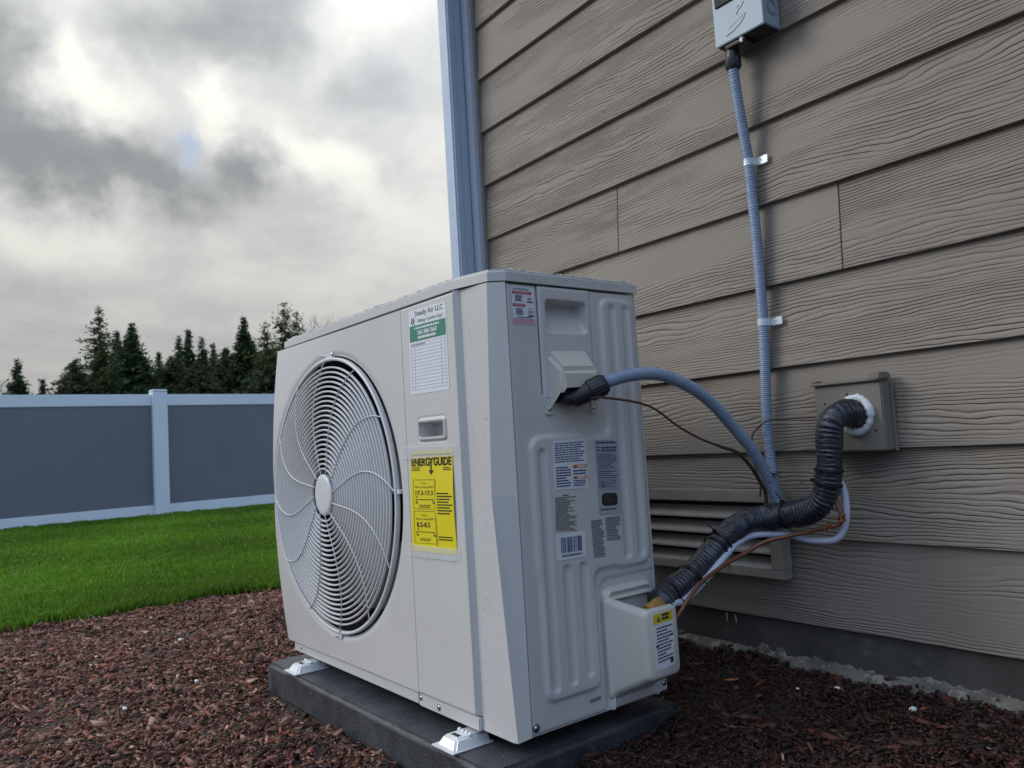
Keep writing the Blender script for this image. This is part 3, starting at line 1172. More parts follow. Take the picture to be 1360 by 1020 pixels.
for i in range(tot):
    ph += .0011 / (.0076 + .0016 * math.sin(i * .013) + .0009 * wav[i])
    sw = ph + .22 * np.sin(ang + i * .012) + .06 * np.sin(ang * 3 + i * .02) + .10 * np.sin(ang * 2 + i * .007)
    rib = np.abs(((sw) % 1.0) - .5) * 2
    amp = .0034 * (.72 + .38 * math.sin(i * .17 + 2 * math.sin(i * .031)) + .25 * wav[i]) * (.75 + .4 * np.sin(ang * 2 + i * .011))
    base = .0234 + .0011 * math.sin(i * .021) + .0006 * math.sin(i * .09 + 1)
    r = base + amp * (rib ** .7 - .5)
    r = r + .0007 * np.sin(ang * 5 + i * .05) + rg.normal(0, .00042, segs) + .0012 * np.sin(ang * 2 + i * .031) * math.sin(i * .047)
    if i > .70 * tot:
        # wrapped pieces: tucked in at their joints
        fr_ = (i / tot - .70) / .075
        r = r * (1 + .09 * (fr_ % 1.0) - .05)
    rad.append(list(r))
MB().tube(lp, rad, segs).build("insulation", FOAMM, line, world=True, smooth=180)


def tie(i, R, tail):
    c = lp[i]
    ax = (lp[min(i + 3, tot - 1)] - lp[i - 3]).normalized()
    mb = MB().ring(c, ax, R, .0013, 32, 6, 2.0)
    t = Vector(tail).normalized()
    t = (t - ax * t.dot(ax)).normalized()
    mb.box((-.004, -.003, -.003), (.004, .003, .004), .001, mtx=Matrix.Translation(c + t * (R + .002)))
    mb.tube([c + t * R, c + t * (R + .012) + ax * .002, c + t * (R + .022) + ax * .008], .0012, 6)
    mb.build("zip_tie", TIEM, line, world=True)


for fr_, tail in ((.30, (0, -1, .1)), (.335, (-1, -.4, 0)), (.50, (0, -.2, 1)), (.715, (0, -.5, 1)), (.735, (.3, -.2, -1)), (.86, (1, -.5, -.3)), (.95, (1, 0, -.5))):
    tie(int(fr_ * tot), .0256, tail)
mb = MB().cyl(lp[-1] + Vector((0, .004, .002)), lp[-1] + Vector((.004, -.034, -.010)), .0135, .0135, 8)
mb.cyl(lp[-1] + Vector((.004, -.034, -.010)), lp[-1] + Vector((-.012, -.050, -.028)), .010, .010, 16)
mb.build("brass_nut", BRASSM, line, world=True, smooth=25)

TUBE = [(-.994, -.388, .482), (-.996, -.375, .497), (-1.000, -.336, .498), (-.996, -.277, .529), (-.997, -.218, .562), (-.999, -.172, .582), (-.985, -.133, .593),
        (-.933, -.105, .592), (-.893, -.095, .584), (-.850, -.088, .585), (-.831, -.084, .598), (-.821, -.080, .630), (-.820, -.080, .672), (-.832, -.080, .708)]
tb = thing("drain_hose", (-.93, -.11, .58), "thin pale lilac-white hose slung below the black insulated pipes", "hose")
MB().tube(spline(TUBE, .006), .0066, 14).build("hose_body", TUBEM, tb, world=True, smooth=60)
COPPER = [(-1.004, -.405, .425), (-.998, -.385, .455), (-.991, -.36, .484), (-.989, -.31, .521), (-.987, -.245, .545), (-.976, -.19, .563), (-.954, -.15, .583), (-.919, -.125, .593),
          (-.881, -.11, .602), (-.846, -.105, .612), (-.824, -.10, .617), (-.818, -.10, .632), (-.821, -.10, .646), (-.829, -.098, .66)]
cw = thing("copper_cable", (-.93, -.13, .58), "copper-brown control cable curving below the hose with a wrapped joint", "cable")
MB().tube(spline(COPPER, .006), .0040, 10).build("cable_body", COPM, cw, world=True, smooth=60)
mb = MB()
cp = spline(COPPER, .004)
rr = random.Random(4)
for c in (Vector((-.846, -.105, .612)), Vector((-.8185, -.10, .629))):
    for k in range(5):
        mb.ring(c + Vector((rr.uniform(-.004, .004), rr.uniform(-.003, .003), rr.uniform(-.004, .004))),
                (rr.uniform(-1, 1), rr.uniform(-.5, .5), rr.uniform(-1, 1)), .0052, .0013, 14, 5)
mb.build("wrapped_joint", mat("bright_copper", (.42, .15, .06), .3, metal=.6, vary=.3, vscale=90), cw, world=True)
THERMO = [(-1.030, -.545, .872), (-1.012, -.522, .874), (-1.0, -.51, .873), (-.987, -.45, .864), (-.992, -.39, .85), (-.995, -.33, .818), (-.996, -.27, .792), (-.993, -.21, .772),
          (-.988, -.17, .759), (-.989, -.13, .73), (-.994, -.095, .696), (-.994, -.08, .673), (-.998, -.075, .644)]
th = thing("control_wire", (-.99, -.2, .76), "thin dark brown wire sagging from the unit under the grey conduit", "wire")
tp = spline(THERMO, .006)
MB().tube(tp, [.0022 + .0016 * float(sstep((i / len(tp) - .55) / .2)) for i in range(len(tp))], 8).build("wire_body", WIREM, th, world=True, smooth=60)
LOOP = [(-1.030, -.05, .66), (-1.026, -.05, .691), (-1.040, -.05, .739), (-1.041, -.045, .786), (-1.031, -.040, .802), (-1.001, -.038, .819), (-.947, -.036, .820), (-.894, -.036, .819)]
lo = thing("sensor_wire", (-.97, -.04, .8), "thin brown wire looping behind the conduit to the mount block", "wire")
MB().tube(spline(LOOP, .006), .0019, 8).build("wire_body", WIREM, lo, world=True, smooth=60)
# tie holding the two conduit runs together
zt = thing("cable_tie", (-.993, -.06, .705), "black cable tie around the two conduit runs", "cable tie")
mb = MB()
vs = []
ctr, ax = Vector((-.993, -.055, .700)), Vector((0, -.25, 1)).normalized()
u, w = Vector((1, 0, 0)), Vector((0, 1, .25)).normalized()
pts = []
for k in range(33):
    a = 2 * math.pi * k / 32
    pts.append(ctr + Vector((.0215 * math.cos(a) * .55 - .030 * math.sin(a) * .45, -.0215 * math.cos(a) * .45 - .036 * math.sin(a) * -.9, .006 * math.sin(a))))
mb.tube(pts, .0014, 6, caps=False)
mb.tube([ctr + Vector((.018, -.018, .008)), ctr + Vector((.030, -.028, .012)), ctr + Vector((.044, -.030, .012))], .0013, 6)
mb.box((.012, -.030, .004), (.020, -.020, .012), .001, mtx=Matrix.Translation(ctr))
mb.build("band", TIEM, zt, world=True)
# ------------------------------------------------------------------ equipment pad
pad = thing("equipment_pad", (AX - .46, AY + .165, .22), "dark grey speckled pad under the outdoor unit", "equipment pad", rz=AROT)
mb = MB()
bm = bmesh.new()
bmesh.ops.create_cube(bm, size=1)
lo_, hi_ = (-.948 + .46, -.06 - .165, .215 - .22), (.012 + .46, .39 - .165, AZ - .0265 - .22)
for v in bm.verts:
    v.co = Vector([lo_[i] + (v.co[i] + .5) * (hi_[i] - lo_[i]) for i in range(3)])
bmesh.ops.bevel(bm, geom=bm.edges[:], offset=.009, segments=3, affect="EDGES")
bmesh.ops.subdivide_edges(bm, edges=[e for e in bm.edges if e.calc_length() > .1], cuts=30, use_grid_fill=True)
rr = random.Random(2)
for v in bm.verts:
    v.co += Vector((rr.gauss(0, .0005), rr.gauss(0, .0005), rr.gauss(0, .0005)))
mb.bm(bm)
mb.build("slab", PADM, pad, smooth=60)

# ------------------------------------------------------------------ the outdoor unit (its own space: x right along the front, y towards the wall, z up)
unit = thing("heat_pump", (AX, AY, AZ), "off-white outdoor heat pump unit with round fan grille and stickers", "heat pump", rz=AROT)
UW, UD, UH = .900, .3665, .7631
FCX, FCZ, EZS = -.612, .394, 1.05         # fan centre; the opening is slightly taller than wide
HOLE = .297


def bulge(x, z):
    x, z = np.asarray(x, float), np.asarray(z, float)
    b = .028 * np.clip(1 - ((z - .394) / .392) ** 2, 0, 1) * sstep((-.44 - x) / .46)
    return b


# left front panel with the round opening
PX0, PX1, PZ0, PZ1 = -.9155, -.2830, .0252, .7575
th_ = sorted(set([2 * math.pi * k / 180 for k in range(180)] +
                 [math.atan2((cz - FCZ), (cx - FCX)) % (2 * math.pi) for cx in (PX0, PX1) for cz in (PZ0, PZ1)]))
rows, NR = [], 14
mb = MB()
vs = []
for t in th_:
    c, s = math.cos(t), math.sin(t)
    hx, hz = FCX + HOLE * c, FCZ + HOLE * EZS * s
    dx_, dz_ = c, s
    # same direction from the centre to the rectangle
    k1 = ((PX1 - FCX) / c if c > 1e-9 else (PX0 - FCX) / c if c < -1e-9 else 1e9)
    k2 = ((PZ1 - FCZ) / s if s > 1e-9 else (PZ0 - FCZ) / s if s < -1e-9 else 1e9)
    k = min(k1, k2)
    bx_, bz_ = FCX + k * c, FCZ + k * s
    col = []
    col.append((hx, float(.014 - bulge(hx, hz)), hz))
    col.append((hx, float(.006 - bulge(hx, hz)), hz))
    for j in range(NR + 1):
        q = j / NR
        q = q ** 1.3
        px_ = hx + (bx_ - hx) * q
        pz_ = hz + (bz_ - hz) * q
        lip = .0045 * math.exp(-((q * math.hypot(bx_ - hx, bz_ - hz)) / .006) ** 2)
        col.append((px_, float(-bulge(px_, pz_)) + lip, pz_))
    col.append((bx_, float(-bulge(bx_, bz_)) + .012, bz_))
    vs += col
m_ = NR + 4
fs = []
for i in range(len(th_)):
    i2 = (i + 1) % len(th_)
    for j in range(m_ - 1):
        fs.append((i * m_ + j, i2 * m_ + j, i2 * m_ + j + 1, i * m_ + j + 1))
mb.add(vs, fs)
mb.build("front_panel", PAINT, unit, smooth=40)


def heightfield(y0, y1, z0, z1, fn, step, tomap, mb=None, skirt=.008, edge_w=.0025):
    ys = np.linspace(y0, y1, max(2, int(round((y1 - y0) / step)) + 1))
    zs = np.linspace(z0, z1, max(2, int(round((z1 - z0) / step)) + 1))
    Y, Z = np.meshgrid(ys, zs, indexing="ij")
    H = fn(Y, Z)
    H = H.copy()
    e = edge_w
    edge = np.minimum.reduce([Y - y0, y1 - Y, Z - z0, z1 - Z])
    H -= .9 * e * (1 - sstep(edge / (e * 1.6)))
    vs = [tomap(a, b, c) for a, b, c in zip(Y.ravel(), Z.ravel(), H.ravel())]
    ny_, nz_ = Y.shape
    fs = [(i * nz_ + j, (i + 1) * nz_ + j, (i + 1) * nz_ + j + 1, i * nz_ + j + 1) for i in range(ny_ - 1) for j in range(nz_ - 1)]
    # skirt so that the sheet has a returned edge
    loop = [i * nz_ for i in range(ny_)] + [(ny_ - 1) * nz_ + j for j in range(1, nz_)] + \
           [i * nz_ + nz_ - 1 for i in range(ny_ - 2, -1, -1)] + [j for j in range(nz_ - 2, 0, -1)]
    b = len(vs)
    for q in loop:
        i, j = divmod(q, nz_)
        vs.append(tomap(Y[i, j], Z[i, j], H[i, j] - skirt))
    L = len(loop)
    fs += [(loop[k], loop[(k + 1) % L], b + (k + 1) % L, b + k) for k in range(L)]
    mb = mb or MB()
    return mb.add(vs, fs)


def rrect(Y, Z, y0, y1, z0, z1, r):
    qx = np.abs(Y - (y0 + y1) / 2) - ((y1 - y0) / 2 - r)
    qz = np.abs(Z - (z0 + z1) / 2) - ((z1 - z0) / 2 - r)
    return np.hypot(np.maximum(qx, 0), np.maximum(qz, 0)) + np.minimum(np.maximum(qx, qz), 0) - r


def smin(a, b, k):
    h = np.clip(.5 + .5 * (b - a) / k, 0, 1)
    return b * (1 - h) + a * h - k * h * (1 - h)


def capsule(Y, Z, y, z0, z1, r):
    d = np.hypot(Y - y, Z - np.clip(Z, z0, z1))
    return np.sqrt(np.maximum(0, 1 - (d / r) ** 2))


# right front panel with its finger pull
def acc(X, Z):
    d = rrect(X, Z, -.2285, -.1450, .5050, .5330, .004)
    h = -.034 * sstep((.0005 - d) / .0035)
    rim = rrect(X, Z, -.2350, -.1385, .4975, .5400, .007)
    h = h + .0030 * sstep(-rim / .002) * (d > -.0005)
    return h - .0022 * np.exp(-((rim - .0012) / .0012) ** 2)


heightfield(-.2826, -.0955, .0252, .7575, acc, .0022, lambda a, b, c: (a, -c, b), edge_w=.0008).build("access_panel", PAINT, unit, smooth=60)

# faceted corner post
A_t, A_b = (-.0950, 0.0), (-.0985, 0.0)
B_t, B_b = (-.0850, .0105), (-.0890, .0105)
C_t, C_m, C_b = (-.0160, .0185), (-.0375, .0185), (.0050, .0125)
D_ = (0.0015, .0448)
zt_, zm_, zb_ = .7605, .395, .0


def pv(p, z):
    return (p[0], p[1], z)


mb = MB()
Dz = lambda z: pv(D_, z)
mb.add([pv(A_t, zt_), pv(A_b, .0252), pv(B_b, .0232), pv(B_t, zt_)], [(0, 1, 2, 3)])
mb.add([pv(B_t, zt_), pv(B_b, zb_), pv((C_b[0], C_b[1]), zb_), pv(C_m, zm_), pv(C_t, zt_)], [(0, 1, 2, 3, 4)])
mb.add([pv(C_t, zt_), pv(C_m, zm_), pv(C_b, zb_), Dz(zb_), Dz(zm_), Dz(zt_)], [(0, 1, 4, 5), (1, 2, 3, 4)])
mb.add([Dz(zb_), Dz(zt_), (-.02, .0452, zt_), (-.02, .0452, zb_)], [(0, 1, 2, 3)])
mb.add([pv(A_t, zt_), pv(A_b, .0252), (-.094, .02, .0252), (-.094, .02, zt_)], [(0, 1, 2, 3)])
mb.build("corner_post", PAINT, unit, smooth=8)

MB().box((-.006, .04495, .001), (-.0010, .0474, .758)).build("seam_shade", DARKM, unit, smooth=0)  # dark strip added to stand for the shade in the panel seam
# base rail, screws
mb = MB()
mb.box((-.897, .004, .0), (-.2905, .030, .0236), .002)
mb.box((-.2895, .0035, -.002), (-.0895, .030, .0216), .002)
mb.build("base_rail", PAINT2, unit)


def screw(p, n, r=.0048, parent=None):
    p = Vector(p)
    n = Vector(n)
    mb = MB().dome(p, n, r, r * .55, 14, 4)
    mb.cyl(p, p + n * .0008, r * 1.35, r * 1.35, 14)
    mb.build("screw", SCREWM, parent or unit)


screw((-.282, .004, .014), (0, -1, 0), .0042)
screw((-.218, .0035, .0105), (0, -1, 0), .0046)
screw((-.855, .004, .013), (0, -1, 0), .0036)

# casing: left side, back and inside
mb = MB()
mb.box((-.900, .0135, .0), (-.8985, UD, .7605)).box((-.898, UD - .004, .0), (-.0015, UD, .7605))
mb.build("casing", PAINT2, unit, smooth=0)
mb = MB()
mb.box((-.8975, .012, -.001), (-.002, UD - .0045, .004))
mb.build("base_pan", PAINT2, unit, smooth=0)
mb = MB()
mb.box((-.8970, .30, .006), (-.29, .355, .755)).box((-.2895, .03, .006), (-.2845, .355, .755))
mb.build("coil", COILM, unit, smooth=0)

# shroud behind the opening
mb = MB()
vs, fs = [], []
SEG = 96
prof = [(1.004, .010), (.985, .07), (.97, .13), (1.04, .17)]
for k in range(SEG):
    t = 2 * math.pi * k / SEG
    for q, yy in prof:
        if yy == .010:
            yy -= float(bulge(FCX + HOLE * math.cos(t), FCZ + HOLE * EZS * math.sin(t)))
        vs.append((FCX + HOLE * q * math.cos(t), yy, FCZ + HOLE * EZS * q * math.sin(t)))
for k in range(SEG):
    k2 = (k + 1) % SEG
    for j in range(3):
        fs.append((k * 4 + j, k2 * 4 + j, k2 * 4 + j + 1, k * 4 + j + 1))
mb.add(vs, fs)
mb.build("fan_shroud", DARKM, unit, smooth=60)

# fan: hub and three broad blades
fan = MB()
fan.tube([(FCX, .045, FCZ), (FCX, .055, FCZ), (FCX, .12, FCZ)], [.045, .06, .062], 32)
fan_o = fan.build("fan", BLADEM, unit, smooth=40)
for b3 in range(3):
    mb = MB()
    a0 = math.radians(148 + 120 * b3)
    vs, fs = [], []
    nr, na = 14, 12
    for i in range(nr + 1):
        r = .055 + (.268 - .055) * i / nr
        span = math.radians(58 + 26 * i / nr)
        sweep = math.radians(18) * (i / nr) ** 1.5
        for j in range(na + 1):
            q = j / na
            a = a0 + span * (q - .5) + sweep
            y = .050 + .060 * q + .012 * math.sin(q * math.pi)
            vs.append((FCX + r * math.cos(a), y, FCZ + r * math.sin(a)))
    for i in range(nr):
        for j in range(na):
            q = i * (na + 1) + j
            fs.append((q, q + 1, q + na + 2, q + na + 1))
    mb.add(vs, fs)
    mb.build("blade", BLADEM, fan_o, smooth=80)

# fan guard
RIM = .2840
EZG = 1.082


def guard_y(r, x, z):
    return -.0045 - .0185 * max(0.0, 1 - (r / RIM) ** 2) ** .8 - .93 * float(bulge(x, z))


def gp(r, a, off=0.0):
    x, z = FCX + r * math.cos(a), FCZ + r * EZG * math.sin(a)
    return Vector((x, guard_y(r, x, z) + off, z))


hub = MB()
vs, fs = [], []
prof = [(.0, -.0010), (.034, -.0009), (.040, -.0003), (.0425, .0015), (.0425, .010)]
SG = 40
for k in range(SG):
    a = 2 * math.pi * k / SG
    for r, o in prof:
        p = gp(.0425, a)
        x, z = FCX + r * math.cos(a), FCZ + r * EZG * math.sin(a)
        vs.append((x, guard_y(.02, FCX, FCZ) + o, z))
for k in range(SG):
    k2 = (k + 1) % SG
    for j in range(len(prof) - 1):
        fs.append((k * 5 + j, k2 * 5 + j, k2 * 5 + j + 1, k * 5 + j + 1))
guard = hub.add(vs, fs).build("fan_guard", GUARDM, unit, smooth=50)


def ring_strip(r, w, dep, seg=128, rnd=True):
    """flat slat bent to a circle: w thick, dep deep"""
    mb = MB()
    vs, fs = [], []
    prof = [(-w / 2, dep), (-w / 2, .0012), (-w / 4, 0), (w / 4, 0), (w / 2, .0012), (w / 2, dep)]
    K = len(prof)
    for k in range(seg):
        a = 2 * math.pi * k / seg
        base = gp(r, a)
        for q, d in prof:
            vs.append((FCX + (r + q) * math.cos(a), base.y + d, FCZ + (r + q) * EZG * math.sin(a)))
    for k in range(seg):
        k2 = (k + 1) % seg
        for j in range(K):
            j2 = (j + 1) % K
            fs.append((k * K + j, k2 * K + j, k2 * K + j2, k * K + j2))
    return mb.add(vs, fs)


NRING = 22
for i in range(NRING):
    r = .0540 + i * (.2645 - .0540) / (NRING - 1)
    ring_strip(r, .0037, .0052).build("ring", GUARDM, guard, smooth=40)
ring_strip(RIM - .002, .0062, .010, 144).build("rim", GUARDM, guard, smooth=40)
for k in range(12):
    mb = MB()
    pts = []
    for j in range(25):
        t = j / 24
        r = .040 + (RIM - .002 - .040) * t
        a = math.radians(30 * k + 1.5 + 26 * (t ** .75) * (1 - t) * 1.55 + 5 * (1 - t))
        pts.append(gp(r, a, .0001))
    mb.tube(pts, .00125, 6)
    mb.build("spoke", GUARDM, guard, smooth=60)
# guard clips at top, bottom and right
for a, wdt in ((90, .022), (-91, .016), (1.5, .0045)):
    t = math.radians(a)
    p0, p1 = gp(RIM - .004, t), gp(HOLE - .001, t)
    tv = Vector((-math.sin(t), 0, math.cos(t)))
    mb = MB()
    y = max(p0.y, p1.y) + .003
    q = [p0 - tv * wdt, p0 + tv * wdt, p1 + tv * wdt * .9, p1 - tv * wdt * .9]
    vs = [(v.x, y - .0005 + (v - q[0]).length * 0, v.z) for v in q] + [(v.x, y + .008, v.z) for v in q]
    mb.add(vs, [(0, 1, 2, 3), (7, 6, 5, 4), (0, 4, 5, 1), (1, 5, 6, 2), (2, 6, 7, 3), (3, 7, 4, 0)])
    mb.build("clip", GUARDM, guard, smooth=20)
for a in (93.5, 84.5, -91.5):
    t = math.radians(a)
    p = gp(RIM + .008, t)
    MB().dome((p.x, p.y - .0008, p.z), (0, -1, 0), .0036, .0018, 12, 3).build("screw", SCREWM, guard)

# lid
mb = MB()
outl = [(-.9045, .0015), (-.0940, .0015), (-.0150, .0195), (.0035, .0455), (.0035, .3690), (-.9045, .3690)]
bm = bmesh.new()
for z in (.7625, .7840):
    for p in outl:
        bm.verts.new((p[0], p[1], z))
bm.verts.ensure_lookup_table()
n6 = len(outl)
bm.faces.new([bm.verts[i] for i in range(n6)][::-1])
bm.faces.new([bm.verts[n6 + i] for i in range(n6)])
for i in range(n6):
    bm.faces.new([bm.verts[i], bm.verts[(i + 1) % n6], bm.verts[n6 + (i + 1) % n6], bm.verts[n6 + i]])
bmesh.ops.recalc_face_normals(bm, faces=bm.faces[:])
vert_e = [e for e in bm.edges if abs(e.verts[0].co.z - e.verts[1].co.z) > .01]
left_e = [e for e in vert_e if e.verts[0].co.x < -.9]
bmesh.ops.bevel(bm, geom=left_e, offset=.022, segments=5, affect="EDGES")
top_e = [e for e in bm.edges if e.verts[0].co.z > .78 and e.verts[1].co.z > .78 and len([f for f in e.link_faces if abs(f.normal.z) < .5]) == 1]
bmesh.ops.bevel(bm, geom=top_e, offset=.006, segments=3, affect="EDGES")
mb.bm(bm)
mb.build("lid", PAINT2, unit, smooth=28)


# ----- right side
def side_map(a, b, c):
    return (c, a, b)


def strip_h(Y, Z):
    d = rrect(Y, Z, .0505, .1105, .10, .7575, .008)
    return .0022 * sstep((.001 - d) / .004) * sstep((Z - .5) / .1)


def side_h(Y, Z):
    A = rrect(Y, Z, .2640, .3515, .247, .7480, .022)
    B = rrect(Y, Z, .0810, .3515, .247, .4900, .024)
    Cc = rrect(Y, Z, .0785, .2075, .044, .4900, .020)
    d = smin(smin(A, B, .020), Cc, .020)
    h = .0060 * sstep((.002 - d) / .0085)
    for y, z0, z1 in ((.1000, .070, .462), (.1400, .072, .258), (.1790, .078, .258), (.2930, .268, .726), (.3295, .268, .726)):
        h = h - .0042 * capsule(Y, Z, y, z0, z1, .0095)
    # lower rim around the pipe cover
    v = rrect(Y, Z, .2180, .40, -.05, .232, .022)
    h = h - .0035 * sstep((.001 - v) / .006)
    # shallow pocket under the power plate
    q = rrect(Y, Z, .1138, .2418, .566, .80, .006)
    h = h - .040 * sstep((.001 - q) / .004)
    edge = UD - Y
    h = h - .006 * (1 - sstep(edge / .010)) ** 2
    return h


heightfield(.0476, UD, .0, .7590, side_h, .0026, side_map).build("side_panel", PAINT, unit, smooth=60)
screw((.0012, .0545, .0128), (1, 0, 0), .0052)


def plate_h(Y, Z):
    d = rrect(Y, Z, .1300, .2290, .6760, .7360, .010)
    deep = .034 * sstep((.001 - d) / .0055) * np.clip((Z - .668) / .060, 0.08, 1)
    return .0035 - deep


pp = heightfield(.1160, .2405, .5560, .7585, plate_h, .0022, side_map, skirt=.004).build("power_plate", PAINT, unit, smooth=60)
mb = MB()
for y0, y1 in ((.1165, .1345), (.2235, .2405)):
    mb.box((-.001, y0, .5290), (.0042, y1, .5575), .0015)
mb.box((-.0012, .1340, .5340), (.0012, .2240, .5560))
mb.build("plate_tab", PAINT, unit)
screw((.0042, .1255, .5400), (1, 0, 0), .0042)
screw((.0042, .2320, .5405), (1, 0, 0), .0042)

# power hood with open underside
mb = MB()
bm = bmesh.new()
y0, y1 = .1265, .2275
o0, o1 = .1255, .2125
X0, X1 = .0030, .0430
P_ = {"a": (X0, y0, .643), "b": (X0, y1, .645), "c": (X1, o0, .6065), "d": (X1, o1, .608), "e": (X1, o0, .5730), "f": (X1, o1, .5775),
      "g": (X0, y0, .538), "h": (X0, y1, .558)}
bv = {k: bm.verts.new(v) for k, v in P_.items()}
for q in ("abdc", "cdfe", "aceg", "bhfd"):
    bm.faces.new([bv[k] for k in q])
bmesh.ops.recalc_face_normals(bm, faces=bm.faces[:])
inner_e = [e for e in bm.edges if len(e.link_faces) == 2]
bmesh.ops.bevel(bm, geom=inner_e, offset=.0080, segments=6, affect="EDGES")
mb.bm(bm)
hood = mb.build("power_cover", mat("cover_plastic", (.63, .605, .545), .34, vary=.03), unit, smooth=50)
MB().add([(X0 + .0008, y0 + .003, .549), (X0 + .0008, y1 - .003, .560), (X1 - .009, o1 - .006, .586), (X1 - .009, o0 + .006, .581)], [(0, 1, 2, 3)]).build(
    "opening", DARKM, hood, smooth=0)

# valve plate and pipe cover at the lower right
def valve_h(Y, Z):
    d = rrect(Y, Z, .2250, .3520, -.05, .2120, .020)
    lip = np.abs(d + .006)
    return np.where(d < 0, .0045, -.004) + .0055 * (1 - sstep(lip / .0055))


heightfield(.2235, .3535, .0005, .2135, valve_h, .0026, side_map, skirt=.002).build("valve_plate", PAINT, unit, smooth=60)
MB().box((-.0065, .345, .0010), (.0040, .376, .0300), .003).build("mount_tab", PAINT2, unit)
screw((.0040, .3655, .0165), (1, 0, 0), .0044)
screw((.0050, .3400, .1900), (1, 0, 0), .0046)


def rr_loop(y0, y1, z0, z1, r, n=6):
    pts = []
    for cy, cz, a0 in ((y1 - r, z1 - r, 0), (y0 + r, z1 - r, 90), (y0 + r, z0 + r, 180), (y1 - r, z0 + r, 270)):
        for k in range(n + 1):
            a = math.radians(a0 + 90 * k / n)
            pts.append((cy + r * math.cos(a), cz + r * math.sin(a)))
    return pts


mb = MB()
loops = []
stations = [(.0055, .2210, .3440, .0180, .1985, .0100), (.0085, .2235, .3420, .0205, .1970, .0100), (.014, .2285, .3400, .0270, .1930, .0120),
            (.060, .2355, .3290, .0480, .1850, .0130), (.0800, .2385, .3235, .0590, .1820, .0130), (.0860, .2410, .3210, .0615, .1800, .0120),
            (.0885, .2450, .3170, .0655, .1765, .0090)]
for xx, a, b, c, d, r in stations:
    loops.append([(xx, p[0], p[1]) for p in rr_loop(a, b, c, d, r)])
nl = len(loops[0])
vs = [v for l in loops for v in l]
fs = []
for s in range(len(loops) - 1):
    for k in range(nl):
        k2 = (k + 1) % nl
        # leave the top open behind the outer face
        mid = (loops[s][k][2] + loops[s][k2][2]) / 2
        flat_top = loops[s][k][1] > stations[s][1] + .044 and mid > stations[s][4] - .004
        if flat_top and .010 < stations[s][0] < .070:
            continue
        fs.append((s * nl + k, s * nl + k2, (s + 1) * nl + k2, (s + 1) * nl + k))
fs.append(tuple((len(loops) - 1) * nl + k for k in range(nl)))
mb.add(vs, fs)
cover = mb.build("pipe_cover", mat("cover_plastic", (.63, .605, .545), .34, vary=.03), unit, smooth=45)
sol = cover.modifiers.new("thickness", "SOLIDIFY")
sol.thickness = .0022
sol.offset = -1
screw((.0095, .2310, .1890), (.9, -.4, .1), .0046, cover)

# feet
for fx_ in (-.795, -.125):
    for fy, sgn in ((-.052, 1), (.418, -1)):
        mb = MB()
        w = .034
        ya, yb = fy, fy + sgn * .085
        lo_, hi_ = min(ya, yb), max(ya, yb)
        mb.box((fx_ - w, lo_, -.0262), (fx_ + w, hi_, -.0238), .0008)
        # raised, rounded hat section
        bm = bmesh.new()
        bmesh.ops.create_cube(bm, size=1)
        for v in bm.verts:
            top = v.co.z > 0
            sx = (w - .006) * (1.0 if not top else .72)
            yy0, yy1 = (lo_ + .008, hi_ - .002) if sgn > 0 else (lo_ + .002, hi_ - .008)
            if top:
                yy0, yy1 = (yy0 + .010, yy1) if sgn > 0 else (yy0, yy1 - .010)
            v.co = Vector((fx_ + (1 if v.co.x > 0 else -1) * sx, yy0 if v.co.y < 0 else yy1, -.0236 if not top else -.0085))
        bmesh.ops.bevel(bm, geom=[e for e in bm.edges if max(v.co.z for v in e.verts) > -.01], offset=.0035, segments=3, affect="EDGES")
        mb.bm(bm)
        foot = mb.build("foot", ZINCM, unit, smooth=50)
        MB().box((fx_ - .010, fy + sgn * .030 - .0035, -.0084), (fx_ + .010, fy + sgn * .030 + .0035, -.0078), .0002, 1).build("slot", DARKM, foot, smooth=0)
        if fy < 0:
            mb = MB()
            for q in range(4):
                mb.dome((fx_ - .016 + q * .011, fy + .048, -.0085), (0, -.3, 1), .0042, .0045, 10, 4)
            mb.build("bolt_head", ZINCM, foot)

# ------------------------------------------------------------------ stickers on the front
FF = Frame((0, 0, 0), (1, 0, 0), (0, 0, 1), (0, -1, 0))
# service sticker
Q = [(-.2555, .5880), (-.1205, .5865), (-.1185, .7455), (-.2490, .7480)]
st = sheet(FF, Q, .0006).build("service_sticker", WHITEP, unit, smooth=0)
g = sub(Q, .02, .625, .98, .815)
quad_on(FF, g, .0009).build("green_band", GREENP, st, smooth=0)
mb = MB()
text_on(FF, sub(Q, .17, .905, .93, .985), .0009, "Steady Air LLC", mb, .01)
text_on(FF, sub(Q, .24, .83, .93, .885), .0009, "Making Comfort Easy!", mb, shear=.3)
# flame-like mark at left
for s0 in (.075, .13):
    mb.tube([FF.p(*bil(Q, s0 + dx, t), .0009) for dx, t in ((.03, .83), (0, .855), (.025, .885), (.01, .91))], .0011, 5)
mb.build("lettering", mat("ink_green_grey", (.055, .10, .10), .5, vary=0), st, smooth=0)
mb = MB()
text_on(FF, sub(Q, .24, .695, .76, .75), .0013, "360-388-7660", mb, .03)
micro(FF, sub(Q, .16, .765, .84, .790), .0013, 1, .9, 4, mb, .1)
micro(FF, sub(Q, .25, .645, .75, .678), .0013, 1, .9, 5, mb, .1)
mb.build("band_lettering", INKW, st, smooth=0)
mb = MB()
T0, T1 = .05, .60
for k in range(15):
    t = T1 - (T1 - T0) * k / 14
    quad_on(FF, sub(Q, .05, t - .0018, .96, t + .0018), .0009, mb)
for s in (.05, .145, .845, .955):
    quad_on(FF, sub(Q, s - .0025, T0, s + .0025, T1), .00092, mb)
micro(FF, sub(Q, .06, .572, .45, .592), .0009, 1, .9, 9, mb, .1)
mb.build("table_lines", mat("ink_pale_blue", (.26, .30, .42), .5, vary=0), st, smooth=0)

